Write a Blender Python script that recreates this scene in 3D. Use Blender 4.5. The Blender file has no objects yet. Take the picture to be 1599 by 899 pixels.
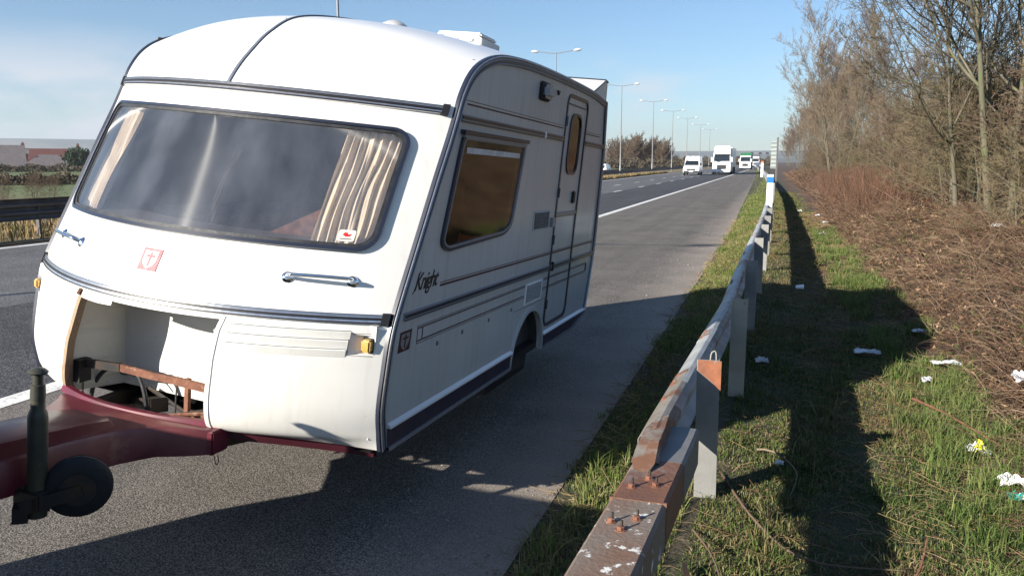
import bpy, bmesh, math, random
import numpy as np
from mathutils import Matrix, Vector
from mathutils.geometry import tessellate_polygon
R = math.radians
rng = np.random.default_rng(7)
random.seed(7)
SC = bpy.context.scene
COL = SC.collection
# ---------------------------------------------------------------- camera, light, exposure
cam = bpy.data.cameras.new('camera'); camo = bpy.data.objects.new('camera', cam); COL.objects.link(camo)
camo.location = (0, 0, 1.75); camo.rotation_euler = (R(90 - 8.995), 0, R(18.022))
cam.sensor_width = 36; cam.lens = 36 * 1244.72 / 1599; cam.clip_start = 0.05; cam.clip_end = 20000
SC.camera = camo
KX, KY = 1.34, 1.95                      # ground shadow shift per metre of height
SUN_EL = math.atan2(1, math.hypot(KX, KY))
w = bpy.data.worlds.new('World'); SC.world = w; w.use_nodes = True
nt = w.node_tree; nt.nodes.clear()
def N(nt, t, **k):
    n = nt.nodes.new(t)
    for a, b in k.items(): setattr(n, a, b)
    return n
sky = N(nt, 'ShaderNodeTexSky', sky_type='NISHITA', sun_disc=False)
sky.sun_elevation = SUN_EL
sky.sun_rotation = math.atan2(-KX, -KY)   # clockwise from +Y towards +X
sky.air_density = 1.0; sky.dust_density = 0.25; sky.ozone_density = 2.2; sky.altitude = 50
SKY_STRENGTH = 0.055
tc = N(nt, 'ShaderNodeTexCoord')
mp = N(nt, 'ShaderNodeMapping'); mp.inputs['Scale'].default_value = (1, 1, 2.6)
n1 = N(nt, 'ShaderNodeTexNoise'); n1.inputs['Scale'].default_value = 4.2; n1.inputs['Detail'].default_value = 7; n1.inputs['Roughness'].default_value = .58
r1 = N(nt, 'ShaderNodeMapRange'); r1.inputs[1].default_value = .53; r1.inputs[2].default_value = .70; r1.clamp = True
sep = N(nt, 'ShaderNodeSeparateXYZ')
rz = N(nt, 'ShaderNodeMapRange'); rz.inputs[1].default_value = .15; rz.inputs[2].default_value = .085; rz.clamp = True
mul = N(nt, 'ShaderNodeMath', operation='MULTIPLY'); mul2 = N(nt, 'ShaderNodeMath', operation='MULTIPLY'); mul2.inputs[1].default_value = .7
mix = N(nt, 'ShaderNodeMixRGB'); mix.inputs[2].default_value = (7.2, 7.0, 7.4, 1)
tint = N(nt, 'ShaderNodeMixRGB', blend_type='MULTIPLY'); tint.inputs[0].default_value = 1; tint.inputs[2].default_value = (.88, 1.04, 1.20, 1)
bg = N(nt, 'ShaderNodeBackground'); bg.inputs[1].default_value = SKY_STRENGTH
wo = N(nt, 'ShaderNodeOutputWorld')
L = nt.links.new
L(tc.outputs['Generated'], mp.inputs[0]); L(mp.outputs[0], n1.inputs[0]); L(n1.outputs[0], r1.inputs[0])
L(tc.outputs['Generated'], sep.inputs[0]); L(sep.outputs[2], rz.inputs[0])
L(r1.outputs[0], mul.inputs[0]); L(rz.outputs[0], mul.inputs[1]); vd = N(nt, 'ShaderNodeVectorMath', operation='DOT_PRODUCT'); vd.inputs[1].default_value = (-.765, .640, .075); nv = N(nt, 'ShaderNodeVectorMath', operation='NORMALIZE'); L(tc.outputs['Generated'], nv.inputs[0]); L(nv.outputs[0], vd.inputs[0])
rb = N(nt, 'ShaderNodeMapRange'); rb.interpolation_type = 'SMOOTHSTEP'; rb.inputs[1].default_value = .978; rb.inputs[2].default_value = .998; rb.inputs[3].default_value = 0; rb.inputs[4].default_value = .17; L(vd.outputs['Value'], rb.inputs[0])
n1b = N(nt, 'ShaderNodeMath', operation='ADD'); L(n1.outputs[0], n1b.inputs[0]); L(rb.outputs[0], n1b.inputs[1]); L(n1b.outputs[0], r1.inputs[0])
L(mul.outputs[0], mul2.inputs[0]); L(mul2.outputs[0], mix.inputs[0])
L(sky.outputs[0], tint.inputs[1]); L(tint.outputs[0], mix.inputs[1]); L(mix.outputs[0], bg.inputs[0]); L(bg.outputs[0], wo.inputs[0])
sl = bpy.data.lights.new('sun', 'SUN'); so = bpy.data.objects.new('sun', sl); COL.objects.link(so)
sl.energy = 5.0; sl.angle = R(.53); sl.color = (1, .93, .82)
so.rotation_euler = Vector((KX, KY, -1)).to_track_quat('-Z', 'Y').to_euler(); so.location = (0, 0, 60)
SC.view_settings.view_transform = 'Standard'; SC.view_settings.look = 'None'
SC.view_settings.exposure = 1.15; SC.view_settings.gamma = 1
SC.cycles.max_bounces = 6; SC.cycles.transparent_max_bounces = 12; SC.cycles.volume_bounces = 0
# ---------------------------------------------------------------- materials
MATS = {}
def mat(name, c, r=.6, m=0., c2=None, ns=8., nlo=.35, nhi=.65, bump=0., bs=None, spec=None, coat=0., c3=None, n3=2., t3=(.6, .7), vcol=False, detail=6, stretch=None, bdist=.02, streak=None):
    M = bpy.data.materials.new(name); M.use_nodes = True; t = M.node_tree; b = t.nodes['Principled BSDF']; Lk = t.links.new
    b.inputs['Roughness'].default_value = r; b.inputs['Metallic'].default_value = m
    if spec is not None: b.inputs['Specular IOR Level'].default_value = spec
    if coat: b.inputs['Coat Weight'].default_value = coat; b.inputs['Coat Roughness'].default_value = .08
    b.inputs['Base Color'].default_value = (*c, 1)
    tcn = N(t, 'ShaderNodeTexCoord'); src = tcn.outputs['Object']
    if stretch:
        mm = N(t, 'ShaderNodeMapping'); mm.inputs['Scale'].default_value = stretch; Lk(src, mm.inputs[0]); src = mm.outputs[0]
    out = None
    if vcol:
        a = N(t, 'ShaderNodeAttribute', attribute_name='tone'); out = a.outputs['Color']
    if c2 is not None:
        nn = N(t, 'ShaderNodeTexNoise'); nn.inputs['Scale'].default_value = ns; nn.inputs['Detail'].default_value = detail; Lk(src, nn.inputs[0])
        mr = N(t, 'ShaderNodeMapRange'); mr.inputs[1].default_value = nlo; mr.inputs[2].default_value = nhi; Lk(nn.outputs[0], mr.inputs[0])
        mx = N(t, 'ShaderNodeMixRGB'); mx.inputs[1].default_value = (*c, 1); mx.inputs[2].default_value = (*c2, 1); Lk(mr.outputs[0], mx.inputs[0]); out = mx.outputs[0]
    if c3 is not None:
        nn = N(t, 'ShaderNodeTexNoise'); nn.inputs['Scale'].default_value = n3; nn.inputs['Detail'].default_value = 8; nn.inputs['Roughness'].default_value = .65; Lk(src, nn.inputs[0])
        mr = N(t, 'ShaderNodeMapRange'); mr.inputs[1].default_value = t3[0]; mr.inputs[2].default_value = t3[1]; Lk(nn.outputs[0], mr.inputs[0])
        mx = N(t, 'ShaderNodeMixRGB'); mx.inputs[1].default_value = (*c, 1); mx.inputs[2].default_value = (*c3, 1)
        if out: Lk(out, mx.inputs[1])
        Lk(mr.outputs[0], mx.inputs[0]); out = mx.outputs[0]
    if streak is not None:
        sc_, lo_, hi_, amt = streak; ms_ = N(t, 'ShaderNodeMapping'); ms_.inputs['Scale'].default_value = (9, 9, .55); Lk(tcn.outputs['Object'], ms_.inputs[0]); nn = N(t, 'ShaderNodeTexNoise'); nn.inputs['Scale'].default_value = 2.2; nn.inputs['Detail'].default_value = 7; nn.inputs['Roughness'].default_value = .62; Lk(ms_.outputs[0], nn.inputs[0])
        mr = N(t, 'ShaderNodeMapRange'); mr.inputs[1].default_value = lo_; mr.inputs[2].default_value = hi_; mr.inputs[4].default_value = amt; Lk(nn.outputs[0], mr.inputs[0]); mx = N(t, 'ShaderNodeMixRGB'); mx.inputs[2].default_value = (*sc_, 1); Lk(out, mx.inputs[1]); Lk(mr.outputs[0], mx.inputs[0]); out = mx.outputs[0]
    if out: Lk(out, b.inputs['Base Color'])
    if bump:
        nn = N(t, 'ShaderNodeTexNoise'); nn.inputs['Scale'].default_value = bs or ns; nn.inputs['Detail'].default_value = 4; Lk(src, nn.inputs[0])
        bp = N(t, 'ShaderNodeBump'); bp.inputs['Strength'].default_value = bump; bp.inputs['Distance'].default_value = bdist
        Lk(nn.outputs[0], bp.inputs['Height']); Lk(bp.outputs[0], b.inputs['Normal'])
    MATS[name] = M
    return M
def asphalt(name, lo, hi, chip, scale, dirt=None, bump=.6):
    """chippings: voronoi cells of differing grey plus broad worn patches"""
    M = bpy.data.materials.new(name); M.use_nodes = True; t = M.node_tree; b = t.nodes['Principled BSDF']; Lk = t.links.new
    b.inputs['Roughness'].default_value = .82; b.inputs['Specular IOR Level'].default_value = .3
    g = N(t, 'ShaderNodeNewGeometry'); src = g.outputs['Position']
    v = N(t, 'ShaderNodeTexVoronoi', feature='F1'); v.inputs['Scale'].default_value = scale; Lk(src, v.inputs['Vector'])
    sp = N(t, 'ShaderNodeSeparateColor'); Lk(v.outputs['Color'], sp.inputs[0])
    cr = N(t, 'ShaderNodeValToRGB'); e = cr.color_ramp.elements
    e[0].position = .0; e[0].color = (*lo, 1); e[1].position = 1; e[1].color = (*chip, 1)
    k = cr.color_ramp.elements.new(.62); k.color = (*hi, 1)
    Lk(sp.outputs[0], cr.inputs[0]); out = cr.outputs[0]
    # dark joints between chips
    jr = N(t, 'ShaderNodeMapRange'); jr.inputs[1].default_value = .35; jr.inputs[2].default_value = .62; Lk(v.outputs['Distance'], jr.inputs[0])
    mj = N(t, 'ShaderNodeMixRGB'); mj.inputs[2].default_value = (*[x * .45 for x in lo], 1); Lk(out, mj.inputs[1]); Lk(jr.outputs[0], mj.inputs[0]); out = mj.outputs[0]
    nn = N(t, 'ShaderNodeTexNoise'); nn.inputs['Scale'].default_value = .9; nn.inputs['Detail'].default_value = 8; nn.inputs['Roughness'].default_value = .6; Lk(src, nn.inputs[0])
    mr = N(t, 'ShaderNodeMapRange'); mr.inputs[1].default_value = .35; mr.inputs[2].default_value = .7; mr.inputs[3].default_value = .82; mr.inputs[4].default_value = 1.18; Lk(nn.outputs[0], mr.inputs[0])
    mm = N(t, 'ShaderNodeMixRGB', blend_type='MULTIPLY'); mm.inputs[0].default_value = 1; Lk(out, mm.inputs[1]); Lk(mr.outputs[0], mm.inputs[2]); out = mm.outputs[0]
    # long streaks along the road
    mp2 = N(t, 'ShaderNodeMapping'); mp2.inputs['Scale'].default_value = (2.2, .05, 1); Lk(src, mp2.inputs[0])
    n2 = N(t, 'ShaderNodeTexNoise'); n2.inputs['Scale'].default_value = 1.3; n2.inputs['Detail'].default_value = 5; Lk(mp2.outputs[0], n2.inputs[0])
    m2 = N(t, 'ShaderNodeMapRange'); m2.inputs[1].default_value = .3; m2.inputs[2].default_value = .7; m2.inputs[3].default_value = .88; m2.inputs[4].default_value = 1.12; Lk(n2.outputs[0], m2.inputs[0])
    mm2 = N(t, 'ShaderNodeMixRGB', blend_type='MULTIPLY'); mm2.inputs[0].default_value = 1; Lk(out, mm2.inputs[1]); Lk(m2.outputs[0], mm2.inputs[2]); out = mm2.outputs[0]
    if dirt:
        vc = N(t, 'ShaderNodeTexVoronoi', feature='DISTANCE_TO_EDGE'); vc.inputs['Scale'].default_value = .42; nw = N(t, 'ShaderNodeTexNoise'); nw.inputs['Scale'].default_value = 2.5; nw.inputs['Detail'].default_value = 7; Lk(src, nw.inputs[0])
        vm = N(t, 'ShaderNodeVectorMath', operation='MULTIPLY_ADD'); vm.inputs[1].default_value = (.9, .9, .9); Lk(nw.outputs['Color'], vm.inputs[0]); Lk(src, vm.inputs[2]); Lk(vm.outputs[0], vc.inputs['Vector'])
        cm = N(t, 'ShaderNodeMapRange'); cm.inputs[1].default_value = .0; cm.inputs[2].default_value = .012; cm.inputs[3].default_value = .6; cm.inputs[4].default_value = 0; Lk(vc.outputs['Distance'], cm.inputs[0])
        no = N(t, 'ShaderNodeTexNoise'); no.inputs['Scale'].default_value = .35; no.inputs['Detail'].default_value = 3; Lk(src, no.inputs[0]); cg = N(t, 'ShaderNodeMapRange'); cg.inputs[1].default_value = .5; cg.inputs[2].default_value = .6; Lk(no.outputs[0], cg.inputs[0])
        cmm = N(t, 'ShaderNodeMath', operation='MULTIPLY'); Lk(cm.outputs[0], cmm.inputs[0]); Lk(cg.outputs[0], cmm.inputs[1])
        mc = N(t, 'ShaderNodeMixRGB'); mc.inputs[2].default_value = (.04, .036, .034, 1); Lk(out, mc.inputs[1]); Lk(cmm.outputs[0], mc.inputs[0]); out = mc.outputs[0]
        ns2 = N(t, 'ShaderNodeTexNoise'); ns2.inputs['Scale'].default_value = .8; ns2.inputs['Detail'].default_value = 9; ns2.inputs['Roughness'].default_value = .75; Lk(src, ns2.inputs[0]); cs = N(t, 'ShaderNodeMapRange'); cs.inputs[1].default_value = .60; cs.inputs[2].default_value = .70; cs.inputs[4].default_value = .45; Lk(ns2.outputs[0], cs.inputs[0])
        ms = N(t, 'ShaderNodeMixRGB'); ms.inputs[2].default_value = (.075, .068, .062, 1); Lk(out, ms.inputs[1]); Lk(cs.outputs[0], ms.inputs[0]); out = ms.outputs[0]
        c, x0, x1 = dirt
        sx = N(t, 'ShaderNodeSeparateXYZ'); Lk(src, sx.inputs[0])
        n3 = N(t, 'ShaderNodeTexNoise'); n3.inputs['Scale'].default_value = 1.6; n3.inputs['Detail'].default_value = 6; Lk(src, n3.inputs[0])
        ad = N(t, 'ShaderNodeMath', operation='MULTIPLY_ADD'); ad.inputs[1].default_value = .9; Lk(n3.outputs[0], ad.inputs[0]); Lk(sx.outputs[0], ad.inputs[2])
        dr = N(t, 'ShaderNodeMapRange'); dr.inputs[1].default_value = x0; dr.inputs[2].default_value = x1; dr.inputs[4].default_value = .75; Lk(ad.outputs[0], dr.inputs[0])
        md = N(t, 'ShaderNodeMixRGB'); md.inputs[2].default_value = (*c, 1); Lk(out, md.inputs[1]); Lk(dr.outputs[0], md.inputs[0]); out = md.outputs[0]
    Lk(out, b.inputs['Base Color'])
    bp = N(t, 'ShaderNodeBump'); bp.inputs['Strength'].default_value = bump; bp.inputs['Distance'].default_value = .006; bp.invert = True
    Lk(v.outputs['Distance'], bp.inputs['Height']); Lk(bp.outputs[0], b.inputs['Normal'])
    MATS[name] = M; return M
ROTA = 0.0
def glassmat(name, tint, gloss=.06, refl=1.45, haze=0.0, hazecol=(.5, .5, .5)):
    """thin pane: tinted see-through plus fresnel reflection and a film for dust and painted reflection"""
    M = bpy.data.materials.new(name); M.use_nodes = True; t = M.node_tree; t.nodes.clear(); Lk = t.links.new
    o = N(t, 'ShaderNodeOutputMaterial'); tr = N(t, 'ShaderNodeBsdfTransparent'); tr.inputs[0].default_value = (*tint, 1)
    gl = N(t, 'ShaderNodeBsdfAnisotropic' if False else 'ShaderNodeBsdfGlossy'); gl.inputs['Roughness'].default_value = gloss
    df = N(t, 'ShaderNodeBsdfDiffuse'); df.inputs[0].default_value = (*hazecol, 1)
    lw = N(t, 'ShaderNodeLayerWeight'); lw.inputs[0].default_value = .5; pwn = N(t, 'ShaderNodeMath', operation='POWER'); pwn.inputs[1].default_value = 5; Lk(lw.outputs['Facing'], pwn.inputs[0]); r0 = ((refl - 1) / (refl + 1)) ** 2 * 1.9
    fr = N(t, 'ShaderNodeMath', operation='MULTIPLY_ADD'); fr.inputs[1].default_value = 1 - r0; fr.inputs[2].default_value = r0; Lk(pwn.outputs[0], fr.inputs[0])
    m1 = N(t, 'ShaderNodeMixShader'); m2 = N(t, 'ShaderNodeMixShader')
    tcn = N(t, 'ShaderNodeTexCoord'); nn = N(t, 'ShaderNodeTexNoise'); nn.inputs['Scale'].default_value = 2.2; nn.inputs['Detail'].default_value = 9; mq = N(t, 'ShaderNodeMapping'); mq.inputs['Scale'].default_value = (2.2, 2.2, .8); Lk(tcn.outputs['Object'], mq.inputs[0]); Lk(mq.outputs[0], nn.inputs[0])
    mr = N(t, 'ShaderNodeMapRange'); mr.inputs[1].default_value = .35; mr.inputs[2].default_value = .7; mr.inputs[3].default_value = haze * .4; mr.inputs[4].default_value = haze; Lk(nn.outputs[0], mr.inputs[0])
    g2 = N(t, 'ShaderNodeBsdfAnisotropic'); g2.inputs['Roughness'].default_value = .52; g2.inputs['Anisotropy'].default_value = .88; g2.inputs['Rotation'].default_value = ROTA; tg = N(t, 'ShaderNodeTangent', direction_type='RADIAL', axis='Z'); Lk(tg.outputs[0], g2.inputs['Tangent']); mg = N(t, 'ShaderNodeMixShader'); mg.inputs[0].default_value = .11 if haze > .042 else .0; Lk(gl.outputs[0], mg.inputs[1]); Lk(g2.outputs[0], mg.inputs[2])
    Lk(tr.outputs[0], m2.inputs[1]); Lk(df.outputs[0], m2.inputs[2]); Lk(mr.outputs[0], m2.inputs[0])
    Lk(fr.outputs[0], m1.inputs[0]); Lk(m2.outputs[0], m1.inputs[1]); Lk(mg.outputs[0], m1.inputs[2]); Lk(m1.outputs[0], o.inputs[0])
    MATS[name] = M; return M
# ---------------------------------------------------------------- mesh helpers
def newobj(name, me, m=None, parent=None, smooth=False):
    o = bpy.data.objects.new(name, me); COL.objects.link(o)
    if m is not None: me.materials.append(MATS[m] if isinstance(m, str) else m)
    if parent is not None: o.parent = parent
    if smooth: me.polygons.foreach_set('use_smooth', [True] * len(me.polygons))
    return o
def tag(o, label=None, cat=None, group=None, kind=None):
    if label: o['label'] = label
    if cat: o['category'] = cat
    if group: o['group'] = group
    if kind: o['kind'] = kind
    return o
def empty(name, loc=(0, 0, 0), rz=0., label=None, cat=None, group=None):
    o = bpy.data.objects.new(name, None); COL.objects.link(o); o.location = loc; o.rotation_euler = (0, 0, rz); o.empty_display_size = .2
    return tag(o, label, cat, group)
class MB:
    def __init__(s): s.v = []; s.f = []
    def add(s, vs, fs):
        n = len(s.v); s.v += [tuple(map(float, p)) for p in vs]; s.f += [tuple(i + n for i in f) for f in fs]; return s
    def box(s, x0, x1, y0, y1, z0, z1, b=0.):
        if b:
            bm = bmesh.new(); bmesh.ops.create_cube(bm, size=1)
            for v in bm.verts: v.co = Vector(((x0 + x1) / 2 + v.co.x * (x1 - x0), (y0 + y1) / 2 + v.co.y * (y1 - y0), (z0 + z1) / 2 + v.co.z * (z1 - z0)))
            bmesh.ops.bevel(bm, geom=bm.edges[:], offset=b, segments=2, affect='EDGES', clamp_overlap=True)
            bm.verts.index_update(); s.add([v.co for v in bm.verts], [[v.index for v in f.verts] for f in bm.faces]); bm.free(); return s
        vs = [(x, y, z) for x in (x0, x1) for y in (y0, y1) for z in (z0, z1)]
        return s.add(vs, [(0, 1, 3, 2), (4, 6, 7, 5), (0, 4, 5, 1), (2, 3, 7, 6), (0, 2, 6, 4), (1, 5, 7, 3)])
    def bar(s, a, b, wx, wz, up=(0, 0, 1)):
        a = Vector(a); b = Vector(b); d = (b - a).normalized(); u = Vector(up); sd = d.cross(u)
        if sd.length < 1e-4: sd = d.cross(Vector((1, 0, 0)))
        sd.normalize(); u = sd.cross(d); vs = []
        for p in (a, b):
            for i, j in ((-1, -1), (1, -1), (1, 1), (-1, 1)): vs.append(p + sd * i * wx / 2 + u * j * wz / 2)
        return s.add(vs, [(0, 1, 2, 3), (4, 7, 6, 5), (0, 4, 5, 1), (1, 5, 6, 2), (2, 6, 7, 3), (3, 7, 4, 0)])
    def tube(s, pts, r, n=8, cap=True):
        pts = [Vector(p) for p in pts]; rs = r if hasattr(r, '__len__') else [r] * len(pts); vs = []; fs = []; prev = None
        for i, p in enumerate(pts):
            d = (pts[min(i + 1, len(pts) - 1)] - pts[max(i - 1, 0)]).normalized()
            if prev is None:
                a = d.orthogonal().normalized()
            else:
                a = (prev - d * prev.dot(d)).normalized()
            prev = a; b = d.cross(a)
            for k in range(n):
                t = 2 * math.pi * k / n; vs.append(p + (a * math.cos(t) + b * math.sin(t)) * rs[i])
        for i in range(len(pts) - 1):
            for k in range(n): fs.append((i * n + k, i * n + (k + 1) % n, (i + 1) * n + (k + 1) % n, (i + 1) * n + k))
        if cap: fs.append(tuple(range(n))[::-1]); fs.append(tuple((len(pts) - 1) * n + k for k in range(n)))
        return s.add(vs, fs)
    def lathe(s, c, prof, n=20, axis=(0, 0, 1)):
        """prof: list of (r, h) along axis from centre c"""
        ax = Vector(axis).normalized(); a = ax.orthogonal().normalized(); b = ax.cross(a); c = Vector(c); vs = []; fs = []
        for r_, h in prof:
            for k in range(n):
                t = 2 * math.pi * k / n; vs.append(c + ax * h + (a * math.cos(t) + b * math.sin(t)) * max(r_, 1e-4))
        for i in range(len(prof) - 1):
            for k in range(n): fs.append((i * n + k, i * n + (k + 1) % n, (i + 1) * n + (k + 1) % n, (i + 1) * n + k))
        fs.append(tuple(range(n))[::-1]); fs.append(tuple((len(prof) - 1) * n + k for k in range(n)))
        return s.add(vs, fs)
    def strip(s, rows, closed=False):
        """rows: list of equal-length point rows, skinned together"""
        n = len(rows[0]); vs = [p for r_ in rows for p in r_]; fs = []
        for i in range(len(rows) - 1):
            for k in range(n - (0 if closed else 1)):
                k2 = (k + 1) % n; fs.append((i * n + k, i * n + k2, (i + 1) * n + k2, (i + 1) * n + k))
        return s.add(vs, fs)
    def plate(s, outer, holes, f0, f1):
        """2-D outline with holes; f0/f1 map (u,v) to the two 3-D faces"""
        loops = [outer] + list(holes); tri = tessellate_polygon([[Vector((u, v, 0)) for u, v in l] for l in loops])
        flat = [p for l in loops for p in l]; n = len(flat)
        vs = [f0(*p) for p in flat] + [f1(*p) for p in flat]
        fs = [tuple(t) for t in tri] + [tuple(i + n for i in t[::-1]) for t in tri]
        k = 0
        for l in loops:
            for i in range(len(l)):
                a = k + i; b = k + (i + 1) % len(l); fs.append((a, b, b + n, a + n))
            k += len(l)
        return s.add(vs, fs)
    def build(s, name, m=None, parent=None, smooth=False, fix=True):
        me = bpy.data.meshes.new(name); me.from_pydata(s.v, [], s.f); me.update()
        if fix:
            bm = bmesh.new(); bm.from_mesh(me); bmesh.ops.recalc_face_normals(bm, faces=bm.faces)
            bm.to_mesh(me); bm.free()
        o = newobj(name, me, m, parent)
        if smooth:
            me.polygons.foreach_set('use_smooth', [True] * len(me.polygons))
            try: me.set_sharp_from_angle(angle=R(38))
            except Exception: pass
        return o
def fast(name, V, F, m, parent=None, tone=None, smooth=False):
    """numpy mesh, all faces with the same corner count"""
    V = np.asarray(V, np.float32).reshape(-1, 3); F = np.asarray(F, np.int32); k = F.shape[1]
    me = bpy.data.meshes.new(name); me.vertices.add(len(V)); me.vertices.foreach_set('co', V.ravel())
    me.loops.add(F.size); me.loops.foreach_set('vertex_index', F.ravel()); me.polygons.add(len(F))
    me.polygons.foreach_set('loop_start', np.arange(0, F.size, k, dtype=np.int32))
    try: me.polygons.foreach_set('loop_total', np.full(len(F), k, np.int32))
    except Exception: pass
    if smooth: me.polygons.foreach_set('use_smooth', np.ones(len(F), bool))
    me.update(calc_edges=True)
    if tone is not None:
        a = me.color_attributes.new('tone', 'FLOAT_COLOR', 'POINT'); c = np.ones((len(V), 4), np.float32); c[:, :3] = tone
        a.data.foreach_set('color', c.ravel())
    return newobj(name, me, m, parent)
def tubes_np(P, Rr, n=3):
    """P [T,K,3], Rr [T,K] -> verts, quads"""
    T, K, _ = P.shape; D = np.gradient(P, axis=1); D /= np.linalg.norm(D, axis=2, keepdims=True) + 1e-9
    ref = np.tile(np.array([.31, .17, .93]), (T, K, 1)); A = np.cross(D, ref); A /= np.linalg.norm(A, axis=2, keepdims=True) + 1e-9; B = np.cross(D, A)
    th = np.arange(n) * 2 * np.pi / n
    V = P[:, :, None] + (A[:, :, None] * np.cos(th)[None, None, :, None] + B[:, :, None] * np.sin(th)[None, None, :, None]) * Rr[:, :, None, None]
    idx = np.arange(T * K * n).reshape(T, K, n); a = idx[:, :-1]; b = idx[:, 1:]
    F = np.stack([a, np.roll(a, -1, 2), np.roll(b, -1, 2), b], -1).reshape(-1, 4)
    return V.reshape(-1, 3), F
def cat_mesh(parts):
    V = []; F = []; n = 0
    for v, f in parts: V.append(v); F.append(f + n); n += len(v)
    return np.concatenate(V), np.concatenate(F)
def copy_tree(o, parent=None):
    c = o.copy(); COL.objects.link(c)
    if parent is not None: c.parent = parent
    for ch in list(o.children): copy_tree(ch, c)
    return c
def rrect(x0, x1, y0, y1, r, n=6):
    p = []
    for cx, cy, a in ((x1 - r, y1 - r, 0), (x0 + r, y1 - r, 90), (x0 + r, y0 + r, 180), (x1 - r, y0 + r, 270)):
        for k in range(n + 1):
            t = R(a + 90 * k / n); p.append((cx + r * math.cos(t), cy + r * math.sin(t)))
    return p
def roundpoly(pts, r, n=5):
    """round each corner of a polygon"""
    out = []; m = len(pts); rs = r if hasattr(r, '__len__') else [r] * m
    for i in range(m):
        p = Vector(pts[i]); a = (Vector(pts[i - 1]) - p); b = (Vector(pts[(i + 1) % m]) - p)
        ra = min(rs[i], a.length * .45, b.length * .45); A = p + a.normalized() * ra; Bv = p + b.normalized() * ra
        for k in range(n + 1):
            t = k / n; q = A * (1 - t) ** 2 + p * 2 * t * (1 - t) + Bv * t * t; out.append((q.x, q.y))
    return out
def spline(pts, n):
    """catmull-rom resample of a point list to n points (any dimension)"""
    P = np.array(pts, float); d = np.r_[0, np.cumsum(np.linalg.norm(np.diff(P, axis=0), axis=1))]; t = np.linspace(0, d[-1], n); out = []
    for u in t:
        i = min(max(np.searchsorted(d, u, side='right') - 1, 0), len(P) - 2); h = (u - d[i]) / (d[i + 1] - d[i] + 1e-12)
        p0 = P[max(i - 1, 0)]; p1 = P[i]; p2 = P[i + 1]; p3 = P[min(i + 2, len(P) - 1)]
        out.append(.5 * ((2 * p1) + (-p0 + p2) * h + (2 * p0 - 5 * p1 + 4 * p2 - p3) * h * h + (-p0 + 3 * p1 - 3 * p2 + p3) * h ** 3))
    return np.array(out)
# palette
mat('grp_white', (.74, .73, .69), .34, c2=(.66, .635, .59), ns=1.8, nlo=.45, nhi=.85, c3=(.10, .08, .06), n3=30, t3=(.735, .75), coat=.2, bump=.05, bs=1.6, bdist=.03, streak=((.48, .45, .40), .52, .8, .35))
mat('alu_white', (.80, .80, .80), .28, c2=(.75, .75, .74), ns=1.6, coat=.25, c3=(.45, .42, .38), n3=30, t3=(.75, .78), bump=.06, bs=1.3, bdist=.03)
mat('alu_side', (.50, .505, .51), .3, c2=(.45, .455, .46), ns=1.6, coat=.25, c3=(.35, .33, .30), n3=30, t3=(.74, .77), bump=.08, bs=1.3, bdist=.03, streak=((.24, .23, .20), .48, .78, .35))  # white side panel, greyed so its colour carries the nearside shade
mat('locker_white', (.66, .655, .60), .7, c2=(.60, .59, .54), ns=4, c3=(.12, .11, .10), n3=70, t3=(.68, .70), bump=.1, bs=60)
mat('trim_navy', (.016, .020, .036), .35, coat=.3)
mat('trim_grey', (.25, .265, .30), .38, m=.3)
mat('silver', (.62, .63, .65), .28, m=.85, c2=(.5, .5, .52), ns=30)
mat('chrome', (.75, .77, .8), .09, m=1.)
mat('rubber', (.016, .017, .02), .5, c2=(.035, .036, .04), ns=20, bump=.1, bs=40)
mat('seal_grey', (.07, .08, .10), .4)
mat('skirt_navy', (.018, .014, .035), .45, c2=(.03, .024, .045), ns=12)
mat('black', (.012, .012, .013), .55)
mat('dark_steel', (.022, .022, .024), .55, m=.2, c2=(.05, .032, .02), ns=14)
mat('jack_green', (.03, .033, .026), .45, c2=(.06, .055, .035), ns=9, c3=(.13, .06, .03), n3=22, t3=(.62, .68))
mat('rust', (.20, .085, .05), .85, c2=(.13, .05, .03), ns=14, c3=(.34, .20, .14), n3=25, t3=(.55, .7), bump=.3, bs=40)
mat('tyre', (.013, .013, .014), .75, bump=.2, bs=50)
mat('maroon_dark', (.05, .006, .012), .5)  # maroon darkened to hold the shade under the front panel
mat('maroon', (.10, .010, .022), .38, c2=(.19, .06, .055), ns=3.2, nlo=.42, nhi=.75, c3=(.32, .17, .12), n3=5, t3=(.6, .8), coat=.15, bump=.03, bs=5)
mat('maroon_edge', (.13, .010, .026), .42, c2=(.08, .008, .016), ns=6, coat=.2)
mat('print_maroon', (.05, .006, .012), .5)
mat('print_black', (.012, .010, .012), .5)
mat('faded_pink', (.30, .085, .10), .5, c2=(.40, .15, .16), ns=30)
mat('faded_mark', (.60, .46, .47), .5)
mat('amber', (.50, .27, .06), .3, c2=(.58, .36, .13), ns=18, coat=.5)
mat('wood', (.34, .25, .17), .75, c2=(.24, .16, .10), ns=20, stretch=(8, 8, 1))
mat('curtain_cream', (.80, .68, .52), .9, c2=(.72, .60, .45), ns=12)
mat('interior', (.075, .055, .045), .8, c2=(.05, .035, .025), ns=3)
mat('cushion', (.24, .10, .06), .95, c2=(.12, .05, .03), ns=26)
mat('sticker_white', (.68, .66, .58), .5)
mat('red', (.55, .03, .03), .4)
mat('vent_grey', (.42, .42, .42), .5)
mat('lamp_lens', (.32, .35, .38), .25, coat=.5)
mat('galv', (.42, .43, .43), .5, m=.35, c2=(.28, .29, .30), ns=7, c3=(.20, .10, .065), n3=2.3, t3=(.55, .63), bump=.08, bs=20)
mat('galv_dark', (.13, .135, .14), .5, m=.2, c2=(.19, .185, .18), ns=6, c3=(.15, .08, .05), n3=4, t3=(.6, .7), bump=.08, bs=20)  # galvanised steel with the beam end's shade put into its colour
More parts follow.
